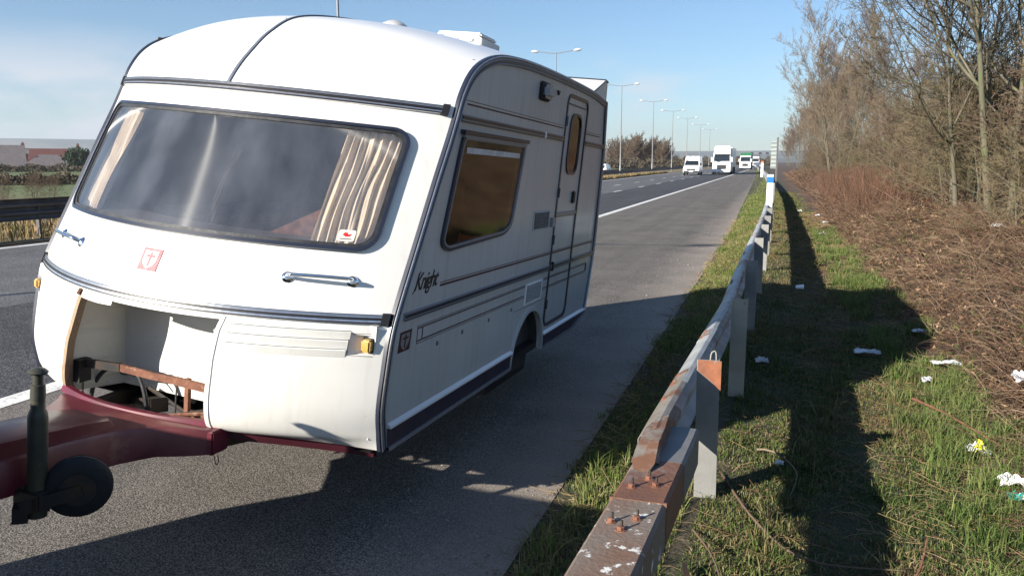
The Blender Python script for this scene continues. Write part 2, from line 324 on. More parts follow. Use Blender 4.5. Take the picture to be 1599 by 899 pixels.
mat('galv_post', (.27, .265, .25), .55, m=.2, c2=(.17, .17, .165), ns=4, c3=(.16, .09, .06), n3=7, t3=(.62, .7), bump=.08, bs=20)
mat('galv_clean', (.44, .46, .46), .5, m=.3, c2=(.33, .345, .35), ns=5, bump=.06, bs=16)
mat('rail_rust', (.17, .078, .045), .62, c2=(.12, .06, .042), ns=6, c3=(.26, .22, .20), n3=3, t3=(.56, .72), bump=.2, bs=60)
mat('rail_mixed', (.16, .088, .055), .62, c2=(.17, .135, .11), ns=3.5, nlo=.3, nhi=.55, c3=(.62, .62, .60), n3=17, t3=(.585, .63), bump=.2, bs=60)
mat('post_rust', (.27, .095, .042), .7, c2=(.15, .06, .035), ns=14, c3=(.2, .18, .16), n3=18, t3=(.58, .66), bump=.1, bs=30)
mat('post_conc', (.30, .27, .21), .7, c2=(.36, .34, .29), ns=6, c3=(.2, .12, .07), n3=12, t3=(.64, .7), bump=.1, bs=30)
mat('line_paint', (.72, .72, .70), .7, c2=(.56, .55, .53), ns=3, c3=(.24, .23, .22), n3=26, t3=(.57, .64), bump=.15, bs=80)
asphalt('asphalt_shoulder', (.155, .139, .124), (.225, .202, .18), (.31, .28, .25), 125, dirt=((.31, .265, .228), -1.35, -.5), bump=.45)
asphalt('asphalt_dark', (.06, .06, .066), (.10, .10, .108), (.18, .18, .185), 70)
asphalt('asphalt_mid', (.13, .13, .135), (.19, .19, .195), (.28, .28, .28), 70)
mat('soil', (.055, .045, .026), .95, c2=(.035, .045, .016), ns=2.2, nlo=.4, nhi=.6, c3=(.16, .125, .08), n3=6, t3=(.55, .7), bump=.6, bs=24, bdist=.04)
mat('bank_litter', (.05, .032, .022), .95, c2=(.09, .06, .04), ns=5, bump=.8, bs=12, bdist=.08)
mat('dry_grass', (.30, .21, .11), .95, c2=(.16, .12, .06), ns=1.2, c3=(.09, .10, .04), n3=3, t3=(.5, .65), bump=.6, bs=15, bdist=.05)
mat('field', (.070, .105, .028), .95, c2=(.11, .13, .045), ns=.06, c3=(.12, .09, .045), n3=.03, t3=(.52, .6), bump=.5, bs=4, bdist=.1)
mat('grassblade', (.1, .15, .03), .75, vcol=True, spec=.2)
mat('stem', (.2, .1, .05), .8, vcol=True, spec=.15)
mat('bark', (.14, .115, .085), .9, c2=(.085, .085, .05), ns=5, c3=(.09, .11, .045), n3=9, t3=(.55, .65), bump=.5, bs=25, stretch=(1, 1, .3))
mat('twig', (.17, .125, .09), .85, c2=(.22, .175, .12), ns=1.3, spec=.15)
mat('limb_dark', (.07, .058, .042), .85, c2=(.13, .11, .075), ns=1.3, spec=.15)
mat('twig_dark', (.115, .078, .058), .85, c2=(.16, .115, .08), ns=1.3, spec=.15)
mat('twig_olive', (.12, .105, .055), .85, c2=(.17, .13, .085), ns=2, spec=.15)
mat('hedge_brown', (.07, .055, .035), .9)
mat('leaf_dark', (.03, .05, .018), .7)
mat('hill', (.075, .085, .06), 1., c2=(.05, .055, .045), ns=.004, c3=(.13, .12, .08), n3=.006, t3=(.5, .56))
mat('paint_white', (.80, .80, .80), .3, coat=.4)
mat('windscreen', (.016, .022, .026), .06, coat=.5)
mat('plastic_black', (.02, .021, .023), .5)
mat('head_lamp', (.7, .72, .75), .1, coat=.8)
mat('truck_green', (.015, .12, .05), .4)
mat('plate_white', (.75, .75, .72), .5)
mat('plate_yellow', (.8, .55, .03), .5)
mat('lamp_steel', (.20, .20, .21), .5, m=.3)
mat('lamp_glass', (.42, .43, .44), .3)
mat('roof_slate', (.13, .115, .12), .8, c2=(.18, .15, .145), ns=1.5)
mat('roof_tile', (.15, .055, .045), .8, c2=(.11, .045, .038), ns=1.5)
mat('plug_grey', (.10, .10, .11), .5)
mat('brick_wall', (.24, .09, .06), .85, c2=(.17, .07, .05), ns=3)
mat('render_wall', (.6, .57, .52), .8)
mat('marker_blue', (.01, .14, .62), .4)
mat('marker_orange', (.85, .14, .03), .5)
mat('film_plastic', (.62, .64, .66), .35, c2=(.4, .42, .45), ns=15)
mat('teal', (.0, .28, .25), .4)
mat('yellow', (.82, .74, .03), .4)
mat('sign_back', (.34, .38, .36), .6, m=.2)
mat('car_paint', (.03, .035, .045), .25, coat=.6)
glassmat('front_glass', (.80, .79, .79), .03, 1.65, .17, (.46, .50, .58))  # film colour holds bluish sky reflection as well as dust
glassmat('brown_glass', (.40, .30, .22), .07, 1.65, .04, (.25, .18, .12))
# ================================================================ SETTING (ground, road)
def sheet(name, pts, z, m, kind='structure', label=None):
    mb = MB(); mb.add([(x, y, z) for x, y in pts], [tuple(range(len(pts)))]); o = mb.build(name, m); o['kind'] = kind
    if label: o['label'] = label
    return o
def lerp_tab(tab):
    a = np.array(tab, float); return lambda y: float(np.interp(y, a[:, 0], a[:, 1]))
edgeX = lerp_tab([(-30, -1.02), (5, -1.02), (11, -1.0), (20, -.97), (40, -1.24), (70, -1.6), (105, -2.06), (150, -3.1), (220, -4.4), (420, -6)])
def ribbon(name, xl, xr, z, m, ys, kind='structure', thick=0., parent=None):
    mb = MB(); rows = []
    for y in ys:
        l = xl(y) if callable(xl) else xl; r_ = xr(y) if callable(xr) else xr
        zz = z(y) if callable(z) else z
        rows.append([(l, y, zz - thick), (l, y, zz), (r_, y, zz), (r_, y, zz - thick)] if thick else [(l, y, zz), (r_, y, zz)])
    mb.strip(rows); o = mb.build(name, m, parent)
    if kind: o['kind'] = kind
    return o
YS = list(range(-30, 60, 3)) + list(range(60, 200, 10)) + list(range(200, 901, 50))
# terrain: one sheet to the horizon, verge and bank shaped on the right
def vergeZ(x, y):
    if x > -1.3:
        t = x
        h = np.interp(t, [-1.3, -.9, -.2, .4, 1.2, 1.9, 3.0, 5.0, 9., 14., 60], [-.05, .012, .02, -.03, -.06, .10, .45, .75, 1.05, 1.3, 1.2])
        f = np.interp(y, [60, 160], [1, .35]) if t > 1.2 else 1.
        return float(h * f)
    if x < -34: return -.05
    return -.06
xs = list(np.unique(np.concatenate([np.array([-9000, -4000, -1500, -600, -250, -120, -60, -34, -33, -16]), np.arange(-1.6, 3.4, .2), np.arange(3.6, 10, .6), np.array([12, 16, 25, 60, 200, 1000, 4000, 9000])])))
ysg = list(np.unique(np.concatenate([np.array([-3000, -500, -100, -30, -10]), np.arange(-4, 30, .6), np.arange(30, 120, 4), np.array([130, 160, 200, 300, 500, 900, 1800, 4000, 9000])])))
V = []; F = []; ne = len(ysg)
for x in xs:
    for y in ysg:
        dz = 0.
        if -1.6 < x < 10 and -4 < y < 120: dz = .007 * math.sin(x * 7.1 + y * 1.3) * math.sin(y * 2.3 - x * 2.) * (1 if x > -.6 else .3)
        V.append((x + (edgeX(y) + 1.02) * (1 if -1.7 < x < 1.3 else 0) * .8, y, vergeZ(x, y) + dz))
for i in range(len(xs) - 1):
    for j in range(ne - 1): F.append((i * ne + j, (i + 1) * ne + j, (i + 1) * ne + j + 1, i * ne + j + 1))
gr = fast('ground', V, F, 'field', smooth=True); gr['kind'] = 'structure'
gr.data.materials.append(MATS['soil']); gr.data.materials.append(MATS['bank_litter']); gr.data.materials.append(MATS['dry_grass'])
mi = []
for i in range(len(xs) - 1):
    xc = (xs[i] + xs[i + 1]) / 2
    for j in range(ne - 1): mi.append(1 if -2 < xc < 1.25 else (2 if 1.25 <= xc < 400 else (3 if -34 < xc < -1.3 else 0)))
gr.data.polygons.foreach_set('material_index', mi)
# carriageways
ribbon('hard_shoulder', lambda y: -5.30, edgeX, 0.0, 'asphalt_shoulder', YS)
ribbon('slow_lane', lambda y: -8.85, lambda y: -5.30, 0.0, 'asphalt_dark', YS)
ribbon('fast_lanes', lambda y: -15.3, lambda y: -8.85, 0.0, 'asphalt_mid', YS)
ribbon('far_carriageway', lambda y: -33, lambda y: -21.2, -.02, 'asphalt_mid', YS)
ribbon('central_reservation', lambda y: -21.2, lambda y: -15.3, .03, 'dry_grass', YS)
def marking(x0, x1, y0, y1, name='lane_marking', z=.004):
    mb = MB(); n = max(1, int((y1 - y0) / 6)); rows = []
    for k in range(n + 1):
        y = y0 + (y1 - y0) * k / n; rows.append([(x0, y, z), (x1, y, z)])
    mb.strip(rows); o = mb.build(name, 'line_paint'); o['kind'] = 'structure'; return o
marking(-5.42, -5.20, -30, 800, 'edge_line'); marking(-15.0, -14.82, -30, 800, 'edge_line')
for xx in (-8.92, -11.2 - .05):
    y = -7.6 if xx > -9 else -4.2
    while y < 260: marking(xx, xx + .14, y, y + 2.6); y += 9.0
marking(-21.6, -21.4, -30, 800, 'edge_line', -.016)
# worn patch lines on the shoulder
# hills far off
def hill(name, dist, az0, az1, hfun, base=-2, depth=900):
    mb = MB(); rows = []; n = 90
    for r_, f in ((0, 0), (.25, .55), (.5, 1.), (1.0, .6)):
        row = []
        for k in range(n + 1):
            a = R(az0 + (az1 - az0) * k / n); d = dist + r_ * depth
            row.append((d * math.sin(a), d * math.cos(a), base + f * hfun(k / n, az0 + (az1 - az0) * k / n)))
        rows.append(row)
    mb.strip(rows); o = mb.build(name, 'hill', smooth=True); o['kind'] = 'structure'; return o
def ridge(sd, amp, base):
    ph = [random.Random(sd + i).uniform(0, 6.28) for i in range(7)]
    return lambda t, a: base + amp * sum(math.sin(t * f + p) / f ** .8 for f, p in zip((5, 9, 17, 31, 57, 95, 160), ph))
R3 = ridge(3, 9, 58); R11 = ridge(11, 3, 14)
hill('distant_hills', 3600, -75, 60, lambda t, a: R3(t, a) * float(np.interp(a, [-60, -40, -20], [1.75, 1.75, 1.])), depth=1200)
hill('wooded_rise', 2300, -75, 60, lambda t, a: R11(t, a) * float(np.interp(a, [-60, -40, -20], [1.6, 1.6, 1.])), depth=500)

# ================================================================ CARAVAN
mat('arch_liner', (.03, .03, .032), .8, c2=(.06, .058, .055), ns=6)
ROT = Matrix(((0.994709562, 0.016179245, 0.101445153), (-0.018850801, 0.999498809, 0.025431834), (-0.100982842, -0.027209611, 0.994516014)))
TT = Vector((-2.70042097, 3.60961164, 0.41260104))
cv = empty('caravan'); cv.matrix_world = Matrix.Translation(TT) @ ROT.to_4x4()
tag(cv, 'white touring caravan with its locker door and near wheel gone, leaning towards the verge', 'caravan')
HW = 1.03
Epts = [(-.43, .11), (-.443, .155), (-.455, .2), (-.478, .32), (-.46, .5), (-.43, .67), (-.37, .81), (-.28, .98), (-.18, 1.17), (-.08, 1.36), (.02, 1.54), (.08, 1.66), (.135, 1.78), (.23, 1.89), (.37, 1.97), (.58, 2.03), (.84, 2.06), (1.2, 2.08), (1.77, 2.09), (2.39, 2.09), (2.93, 2.08), (3.34, 2.05), (3.45, 1.67), (3.5, 1.22), (3.53, .75), (3.49, .45), (3.44, .21)]
Cpts = [(-.62, .11), (-.76, .155), (-.86, .2), (-.89, .32), (-.875, .5), (-.85, .67), (-.79, .81), (-.70, .98), (-.60, 1.17), (-.50, 1.36), (-.40, 1.54), (-.345, 1.66), (-.26, 1.78), (-.15, 1.89), (.0, 2.01), (.22, 2.12), (.6, 2.19), (1.1, 2.235), (1.77, 2.25), (2.39, 2.25), (2.93, 2.24), (3.40, 2.14), (3.6, 1.67), (3.65, 1.22), (3.67, .75), (3.6, .45), (3.55, .21)]
# resample both with shared parameters
def dual(n_per=6):
    E = []; C = []
    for i in range(len(Epts) - 1):
        for k in range(n_per):
            h = k / n_per
            for src, dst in ((Epts, E), (Cpts, C)):
                P = np.array(src, float); p0 = P[max(i - 1, 0)]; p1 = P[i]; p2 = P[i + 1]; p3 = P[min(i + 2, len(P) - 1)]
                if i in (20, 21): q = p1 * (1 - h) + p2 * h
                else: q = .5 * ((2 * p1) + (-p0 + p2) * h + (2 * p0 - 5 * p1 + 4 * p2 - p3) * h * h + (-p0 + 3 * p1 - 3 * p2 + p3) * h ** 3)
                dst.append(q)
    E.append(np.array(Epts[-1])); C.append(np.array(Cpts[-1])); return np.array(E), np.array(C)
ES, CS = dual()
kz = int(np.argmax(ES[:, 1] > 1.8))
def yE(z): return float(np.interp(z, ES[:kz, 1], ES[:kz, 0]))
def yC(z): return float(np.interp(z, CS[:kz, 1], CS[:kz, 0]))
def fy(x, z):
    f = 1 - min(1., (x / HW) ** 2); e = yE(z); return e + (yC(z) - e) * f
def fm(x, z, h=0.):
    y = fy(x, z); gx = (fy(x + .01, z) - fy(x - .01, z)) / .02; gz = (fy(x, z + .01) - fy(x, z - .01)) / .02
    n = Vector((gx, -1, gz)).normalized(); return (x + n.x * h, y + n.y * h, z + n.z * h)
def sm(y, z, h=0.): return (HW + h, y, z)
def sm2(y, z, h=0.): return (-HW - h, y, z)
def inrr(x, z, x0, x1, z0, z1, r):
    dx = max(x0 + r - x, 0, x - (x1 - r)); dz = max(z0 + r - z, 0, z - (z1 - r))
    return x0 < x < x1 and z0 < z < z1 and math.hypot(dx, dz) < r
def ring(name, outer, inner, mp_, h, m, back=-.004, parent=cv):
    mb = MB(); mb.strip([[mp_(u, v, back) for u, v in outer], [mp_(u, v, h) for u, v in outer], [mp_(u, v, h) for u, v in inner], [mp_(u, v, back) for u, v in inner]], closed=True)
    return mb.build(name, m, parent, smooth=True)
def pane(mb, x0, x1, z0, z1, r, mp_, h, n=30, mz=18):
    """rounded pane on a curved face"""
    rows = []
    for j in range(mz + 1):
        z = z0 + (z1 - z0) * j / mz; d = max(z0 + r - z, z - (z1 - r), 0); ins = r - math.sqrt(max(r * r - d * d, 0)); rows.append([mp_(x0 + ins + (x1 - x0 - 2 * ins) * i / n, z, h) for i in range(n + 1)])
    mb.strip(rows)
# front panels
def zlow(x): return .11 + .095 * (1 - min(1, (x / HW) ** 2)) ** 1.3 + (.05 * min(1, (-.7 - x) / .33) if x < -.7 else 0)
def front_sheet(name, z0, z1, nx, nz, hole, m='grp_white', low=None):
    mb = MB(); V = []; idx = {}
    for j in range(nz + 1):
        for i in range(nx + 1):
            x = -HW + 2 * HW * i / nx; zb_ = low(x) if low else z0; z = zb_ + (z1 - zb_) * j / nz; V.append((x, fy(x, z), z))
    F = []
    for j in range(nz):
        for i in range(nx):
            xc = -HW + 2 * HW * (i + .5) / nx; zb_ = low(xc) if low else z0; zc = zb_ + (z1 - zb_) * (j + .5) / nz
            if hole and hole(xc, zc): continue
            a = j * (nx + 1) + i; F.append((a, a + 1, a + nx + 2, a + nx + 1))
    mb.add(V, F); return mb.build(name, m, cv, smooth=True)
def lock_l(z): return float(np.interp(z, [.10, .18, .36, .45, .58, .69], [-.485, -.48, -.445, -.44, -.40, -.372]))
def lock_r(z): return float(np.interp(z, [.10, .2, .43, .51, .64, .695], [.374, .375, .377, .376, .388, .402]))
front_sheet('front_panel', .715, 1.695, 150, 72, lambda x, z: inrr(x, z, -.875, .875, 1.022, 1.567, .07))
REC = (.893, .986, .566, .662)
fl = front_sheet('locker_panel', .11, .725, 190, 60, lambda x, z: (lock_l(z) < x < lock_r(z) and z < .692) or (REC[0] < x < REC[1] and REC[2] < z < REC[3]), low=zlow)
# roof and rear from the upper strip backwards
k0 = int(np.argmax(ES[:, 1] > 1.69)) - 1; kr = int(np.argmax(ES[:, 0] > 3.335))
def shell(name, a, b, m):
    mb = MB(); rows = []
    for s_ in range(a, b + 1):
        row = []
        for i in range(41):
            x = -HW + 2 * HW * i / 40; f = 1 - (x / HW) ** 2
            row.append((x, ES[s_, 0] + (CS[s_, 0] - ES[s_, 0]) * f, ES[s_, 1] + (CS[s_, 1] - ES[s_, 1]) * f))
        rows.append(row)
    mb.strip(rows); return mb.build(name, m, cv, smooth=True)
shell('roof_panel', k0, kr, 'alu_white'); shell('rear_panel', kr, len(ES) - 1, 'grp_white')
# central roof seam: a raised capping along x = 0
seam = MB(); rows = []
for s_ in range(k0 + 1, kr):
    y, z = CS[s_]; ty = CS[min(s_ + 1, kr)] - CS[s_ - 1]; ty = ty / np.linalg.norm(ty); ny, nz = -ty[1], ty[0]
    rows.append([(-.010, y, z), (-.008, y + ny * .006, z + nz * .006), (.008, y + ny * .006, z + nz * .006), (.010, y, z)])
seam.strip(rows); seam.build('roof_seam', 'silver', cv, smooth=True)
sm_ = MB()
sm_.strip([[(r_[2][0] + .002, r_[2][1], r_[2][2] + .002), (r_[3][0] + .005, r_[3][1], r_[3][2] + .002)] for r_ in rows]); sm_.build('seam_sealant', 'seal_grey', cv)
# side walls
arch = [(1.75 + .35 * math.cos(t), .10 + .345 * math.sin(t)) for t in np.linspace(0, math.pi, 19)]
outline = [tuple(p) for p in ES[::3]]
if tuple(ES[-1]) != outline[-1]: outline.append(tuple(ES[-1]))
bottom = [(3.01, .11)] + arch + [(1.39, .11)] if False else [(3.01, .105)] + arch
poly = outline + bottom
winp = roundpoly([(.215, 1.575), (1.205, 1.575), (1.09, 1.10), (.97, 1.055), (.125, 1.02), (.055, 1.05)], [.03, .03, .06, .08, .06, .05])
doorp = rrect(2.115, 2.725, .27, 1.99, .075)
def grow(p, d):
    c = Vector(p[0]) * 0; n = len(p); out = []
    for i in range(n):
        a = Vector(p[i - 1]); b = Vector(p[(i + 1) % n]); t = (b - a).normalized(); out.append((p[i][0] + t.y * d, p[i][1] - t.x * d))
    return out
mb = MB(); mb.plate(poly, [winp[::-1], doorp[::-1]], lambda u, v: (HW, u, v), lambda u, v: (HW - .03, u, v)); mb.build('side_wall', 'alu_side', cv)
mb = MB(); mb.plate(poly, [], lambda u, v: (-HW, u, v), lambda u, v: (-HW + .03, u, v)); mb.build('side_wall', 'alu_white', cv)
# corner mouldings along the outline, both sides
for sg, name in ((1, 'corner_moulding'), (-1, 'corner_moulding')):
    O = ES; n_in = []
    for i in range(len(O)):
        t = O[min(i + 1, len(O) - 1)] - O[max(i - 1, 0)]; t = t / np.linalg.norm(t); n_in.append(np.array([t[1], -t[0]]))
    def P(i, off, x): q = O[i] + n_in[i] * off; return (sg * x, q[0], q[1])
    mb = MB(); mb.strip([[P(i, -.008, HW - .012), P(i, -.010, HW + .008), P(i, .0, HW + .014), P(i, .044, HW + .012), P(i, .047, HW)] for i in range(len(O))]); mo = mb.build(name, 'trim_navy', cv, smooth=True)
    for off, x, r_, mm, nm in ((.001, HW + .014, .0045, 'silver', 'bead'), (.016, HW + .013, .0045, 'trim_grey', 'bead'), (.040, HW + .013, .004, 'trim_grey', 'bead')):
        mb = MB(); mb.tube([P(i, off, x) for i in range(0, len(O), 2)], r_, 6); b = mb.build(nm, mm, mo, smooth=True)
# lower corner flares (the moulding kicks out at the foot)
# strips across the front
def front_strip(zc, xa, xb, name):
    mb = MB(); xs_ = np.linspace(xa, xb, 60)
    mb.strip([[fm(x, zc - .022, -.001), fm(x, zc - .020, .012), fm(x, zc + .020, .012), fm(x, zc + .022, -.001)] for x in xs_]); o = mb.build(name, 'silver', cv)
    for dz, hh, hgt in ((.0, .005, .0165), (-.017, .003, .0145), (.012, .0012, .0135), (.017, .0012, .0135)):
        mb = MB(); mb.strip([[fm(x, zc + dz - hh, .011), fm(x, zc + dz - hh, hgt), fm(x, zc + dz + hh, hgt), fm(x, zc + dz + hh, .011)] for x in xs_]); mb.build('insert', 'print_black' if hh > .002 else 'seal_grey', o)
    for x in (xa, xb):
        mb = MB(); a = x - .012; b = x + .016
        mb.strip([[fm(q, zc - .027, -.001), fm(q, zc - .025, .019), fm(q, zc + .025, .019), fm(q, zc + .027, -.001)] for q in (a, b)])
        mb.add([fm(b, zc - .027, -.001), fm(b, zc - .025, .019), fm(b, zc + .025, .019), fm(b, zc + .027, -.001)], [(0, 1, 2, 3)]); mb.add([fm(a, zc - .027, -.001), fm(a, zc - .025, .019), fm(a, zc + .025, .019), fm(a, zc + .027, -.001)], [(0, 1, 2, 3)])
        mb.build('end_cap', 'black', o)
front_strip(.727, -1.0, 1.0, 'front_strip'); front_strip(1.695, -1.0, .985, 'front_strip')
# front window
def dens(p, d=.03):
    out = []
    for i in range(len(p)):
        a = p[i]; b = p[(i + 1) % len(p)]; L_ = math.hypot(a[0] - b[0], a[1] - b[1]); k = max(1, int(round(L_ / d)))
        out += [(a[0] + (b[0] - a[0]) * j / k, a[1] + (b[1] - a[1]) * j / k) for j in range(k)]
    return out
def rrn(x0, x1, z0, z1, r, nx=56, nz=18, nc=8):
    p = []
    for cx, cz, a, nxt in ((x1 - r, z1 - r, 0, nx), (x0 + r, z1 - r, 90, nz), (x0 + r, z0 + r, 180, nx), (x1 - r, z0 + r, 270, nz)):
        arc = [(cx + r * math.cos(R(a + 90 * k / nc)), cz + r * math.sin(R(a + 90 * k / nc))) for k in range(nc + 1)]; p += arc
        e = arc[-1]; q = {0: (x0 + r, z1), 90: (x0, z0 + r), 180: (x1 - r, z0), 270: (x1, z1 - r)}[a]
        p += [(e[0] + (q[0] - e[0]) * k / nxt, e[1] + (q[1] - e[1]) * k / nxt) for k in range(1, nxt)]
    return p
wo_ = rrn(-.888, .892, 1.008, 1.580, .085); wi_ = rrn(-.855, .862, 1.040, 1.552, .06); wm_ = rrn(-.872, .878, 1.024, 1.566, .072)
ws = ring('window_seal', wo_, wm_, fm, .02, 'trim_navy'); ring('inner_seal', wm_, wi_, fm, .013, 'rubber', parent=ws)
mb = MB(); pane(mb, -.86, .866, 1.035, 1.556, .06, fm, .006, 44, 16); wg = mb.build('front_window', 'front_glass', cv, smooth=True)
def curtain(name, x0, x1, z0, z1, m='curtain_cream', off=-.055, amp=.014, folds=7, yfun=None):
    mb = MB(); rows = []; rg = random.Random(int(x0 * 100) + 500)
    n = 70; ph = [rg.uniform(0, 6) for _ in range(4)]
    for j in range(15):
        t = j / 14; z = z1 + (z0 - z1) * t; row = []
        for i in range(n + 1):
            u = i / n; x = x0 + (x1 - x0) * (u + .02 * math.sin(9 * t + ph[0] + u * 5) * math.sin(math.pi * u))
            a = amp * (math.sin(u * folds * 6.28 + 1.1 * math.sin(t * 4 + ph[1]) + ph[2]) + .4 * math.sin(u * folds * 14 + ph[3] + t * 2))
            q = fm(x, z, off + a) if yfun is None else yfun(x, z, a); row.append(q)
        rows.append(row)
    mb.strip(rows); return mb.build(name, m, cv, smooth=True)
c_ = curtain('curtain', .63, .885, 1.03, 1.57); curtain('curtain', -.885, -.66, 1.03, 1.57, folds=5); curtain('curtain', -.10, -.04, 1.15, 1.57, off=-.30, folds=2, m='interior')
# cabin lining, seat and shelf seen through the glass
mb = MB()
for a in ([(-.99, -.2, .75), (-.99, 3.35, .75), (.99, 3.35, .75), (.99, -.2, .75)], [(-.995, .35, 1.98), (-.995, 3.35, 1.98), (.995, 3.35, 1.98), (.995, .35, 1.98)], [(-.99, 3.35, .75), (-.99, 3.35, 1.98), (.99, 3.35, 1.98), (.99, 3.35, .75)], [(-.99, 2.0, .75), (-.99, 2.0, 1.98), (-.2, 2.0, 1.98), (-.2, 2.0, .75)], [(-.99, -.3, .75), (-.99, 3.3, .75), (-.99, 3.3, 1.98), (-.99, .3, 1.98)]): mb.add(a, [(0, 1, 2, 3)])
mb.build('cabin_lining', 'interior', cv)
mb = MB(); mb.strip([[fm(x, 1.0, -.035), fm(x, 1.045, -.035), (x, fy(x, 1.0) + .30, 1.035)] for x in np.linspace(-.98, .98, 30)]); mb.build('window_shelf', 'interior', cv)
mb = MB(); mb.box(-.95, -.35, .1, 1.7, .76, 1.0, .04); mb.box(.4, .95, .1, 1.3, .76, 1.0, .04); mb.build('bench_seat', 'cushion', cv, smooth=True)
mb = MB(); mb.add([(.33, -.38, 1.035), (.62, -.30, 1.035), (.60, -.36, 1.18), (.33, -.30, 1.035), (.62, -.22, 1.035), (.60, -.30, 1.18)], [(0, 1, 2), (3, 5, 4), (0, 3, 4, 1), (1, 4, 5, 2), (2, 5, 3, 0)]); mb.build('scatter_cushion', 'cushion', cv)
# sticker on the glass
def fplate(mb, pts, h0, h1, mp_=fm): mb.plate(pts, [], lambda u, v: mp_(u, v, h0), lambda u, v: mp_(u, v, h1)); return mb
mb = MB(); fplate(mb, rrect(.735, .800, 1.050, 1.100, .008, 3), .0065, .0085); st = mb.build('window_sticker', 'sticker_white', cv)
mb = MB(); fplate(mb, [(.752, 1.078), (.758, 1.089), (.768, 1.088), (.772, 1.080), (.786, 1.083), (.779, 1.072), (.765, 1.070)], .0087, .0095); mb.build('bird_emblem', 'red', st)
mb = MB(); fplate(mb, [(.745, 1.062), (.745, 1.059), (.79, 1.059), (.79, 1.062)], .0087, .0095); mb.build('sticker_lettering', 'print_black', st)
# chrome grab handles
def grab(xa, xb, z, tilt=0.):
    mb = MB(); pts = [fm(xa, z, .004), fm(xa + .004, z, .034)] + [fm(xa + (xb - xa) * t, z + tilt * t, .045 + .008 * math.sin(math.pi * t)) for t in np.linspace(.06, .94, 14)] + [fm(xb - .004, z + tilt, .034), fm(xb, z + tilt, .004)]
    mb.tube(pts, .009, 10); h = mb.build('grab_handle', 'chrome', cv, smooth=True)
    for x, zz in ((xa, z), (xb, z + tilt)):
        n = Vector(fm(x, zz, 1)) - Vector(fm(x, zz, 0)); mb = MB(); mb.lathe(fm(x, zz, 0), [(.027, 0), (.027, .004), (.02, .011), (.012, .016)], 20, n); mb.build('mount', 'chrome', h, smooth=True)
grab(.60, .845, .883); grab(-.80, -.545, .885)
# side-light recesses with amber lenses
for sg in (1, -1):
    x0, x1 = (REC[0], REC[1]) if sg > 0 else (-1.0, -.955); z0, z1 = REC[2], REC[3]
    if sg > 0:
        a, b, c, d = fm(x0, z0), fm(x1, z0), fm(x1, z1), fm(x0, z1); yb = fy(x1, .61) + .004
        e, f, g, h = (x0 + .04, yb, z0 + .008), (x1 - .002, yb, z0 + .008), (x1 - .002, yb, z1 - .008), (x0 + .04, yb, z1 - .008)
        mb = MB(); mb.add([a, b, c, d, e, f, g, h], [(0, 1, 5, 4), (1, 2, 6, 5), (2, 3, 7, 6), (3, 0, 4, 7), (4, 5, 6, 7)]); rc = mb.build('lamp_recess', 'grp_white', cv)
        mb = MB(); mb.box(x0 + .042, x1 - .006, yb - .042, yb - .002, .582, .640, .008); mb.build('marker_lamp', 'amber', cv, smooth=True)
        mb = MB(); mb.box(x0 + .038, x1 - .003, yb - .012, yb - .001, .577, .645, .003); mb.build('lamp_base', 'black', cv)
    else:
        mb = MB(); mb.add([fm(-1.0, .56, .002), fm(-.965, .56, .002), fm(-.965, .63, .002), fm(-1.0, .63, .002), fm(-1.0, .56, -.01), fm(-.965, .56, -.01), fm(-.965, .63, -.01), fm(-1.0, .63, -.01)], [(0, 1, 2, 3), (0, 1, 5, 4), (1, 2, 6, 5), (2, 3, 7, 6), (3, 0, 4, 7)]); mb.build('lamp_base', 'seal_grey', cv)
        mb = MB(); mb.box(-.995, -.968, fy(-.98, .6) - .032, fy(-.98, .6), .58, .628, .008); mb.build('marker_lamp', 'amber', cv, smooth=True)
# louvre mouldings of the locker panel
for k, z in enumerate((.672, .633, .592)):
    mb = MB(); xa = .437 - k * .006; xb = .893 - k * .004; q = np.linspace(xa, xb, 24)
    mb.strip([[fm(x, z - .034, .0008), fm(x, z - .004, .010), fm(x, z, .0005)] for x in q]); mb.add([fm(xa, z - .034, .0), fm(xa, z - .004, .010), fm(xa, z, .0)], [(0, 1, 2)]); mb.build('louvre', 'grp_white', cv, smooth=False)
    mb = MB(); mb.strip([[fm(x, z + .0005, .0012), fm(x, z + .0030, .0012)] for x in q]); mb.build('louvre_shadow_gap', 'seal_grey', cv)  # dark strip painted as the shadow line above each louvre
# edges of the locker opening
zz = np.linspace(.19, .700, 26)
mb = MB(); mb.strip([[fm(lock_l(z) - .014, z, .0015), fm(lock_l(z) - .011, z, .006), fm(lock_l(z) + .010, z, .002), (lock_l(z) + .006, fy(lock_l(z), z) + .04, z)] for z in zz]); mb.build('opening_edge', 'wood', cv)
mb = MB(); mb.strip([[fm(lock_r(z) + .014, z, .001), fm(lock_r(z) + .010, z, .004), fm(lock_r(z) - .008, z, .002), (lock_r(z) - .006, fy(lock_r(z), z) + .03, z)] for z in zz]); mb.build('opening_edge', 'grp_white', cv, smooth=True)
q = np.linspace(-.372, .402, 26)
mb = MB(); mb.strip([[fm(x, .703, .001), fm(x, .70, .005), fm(x, .686, .003), (x, fy(x, .686) + .03, .686)] for x in q]); mb.build('opening_edge', 'grp_white', cv, smooth=True)
q = np.linspace(-.355, -.14, 12)
mb = MB(); mb.strip([[fm(x, .688, .006), fm(x, .688, .010), fm(x, .668 - .004 * math.sin((x + .36) * 14), .012), (x, fy(x, .668) + .02, .668)] for x in q]); mb.build('hinge_strip', 'grp_white', cv, smooth=True)
mb = MB(); mb.bar(fm(-.383, .675, .012), fm(-.372, .70, .012), .014, .012); mb.build('hinge_stub', 'rust', cv)
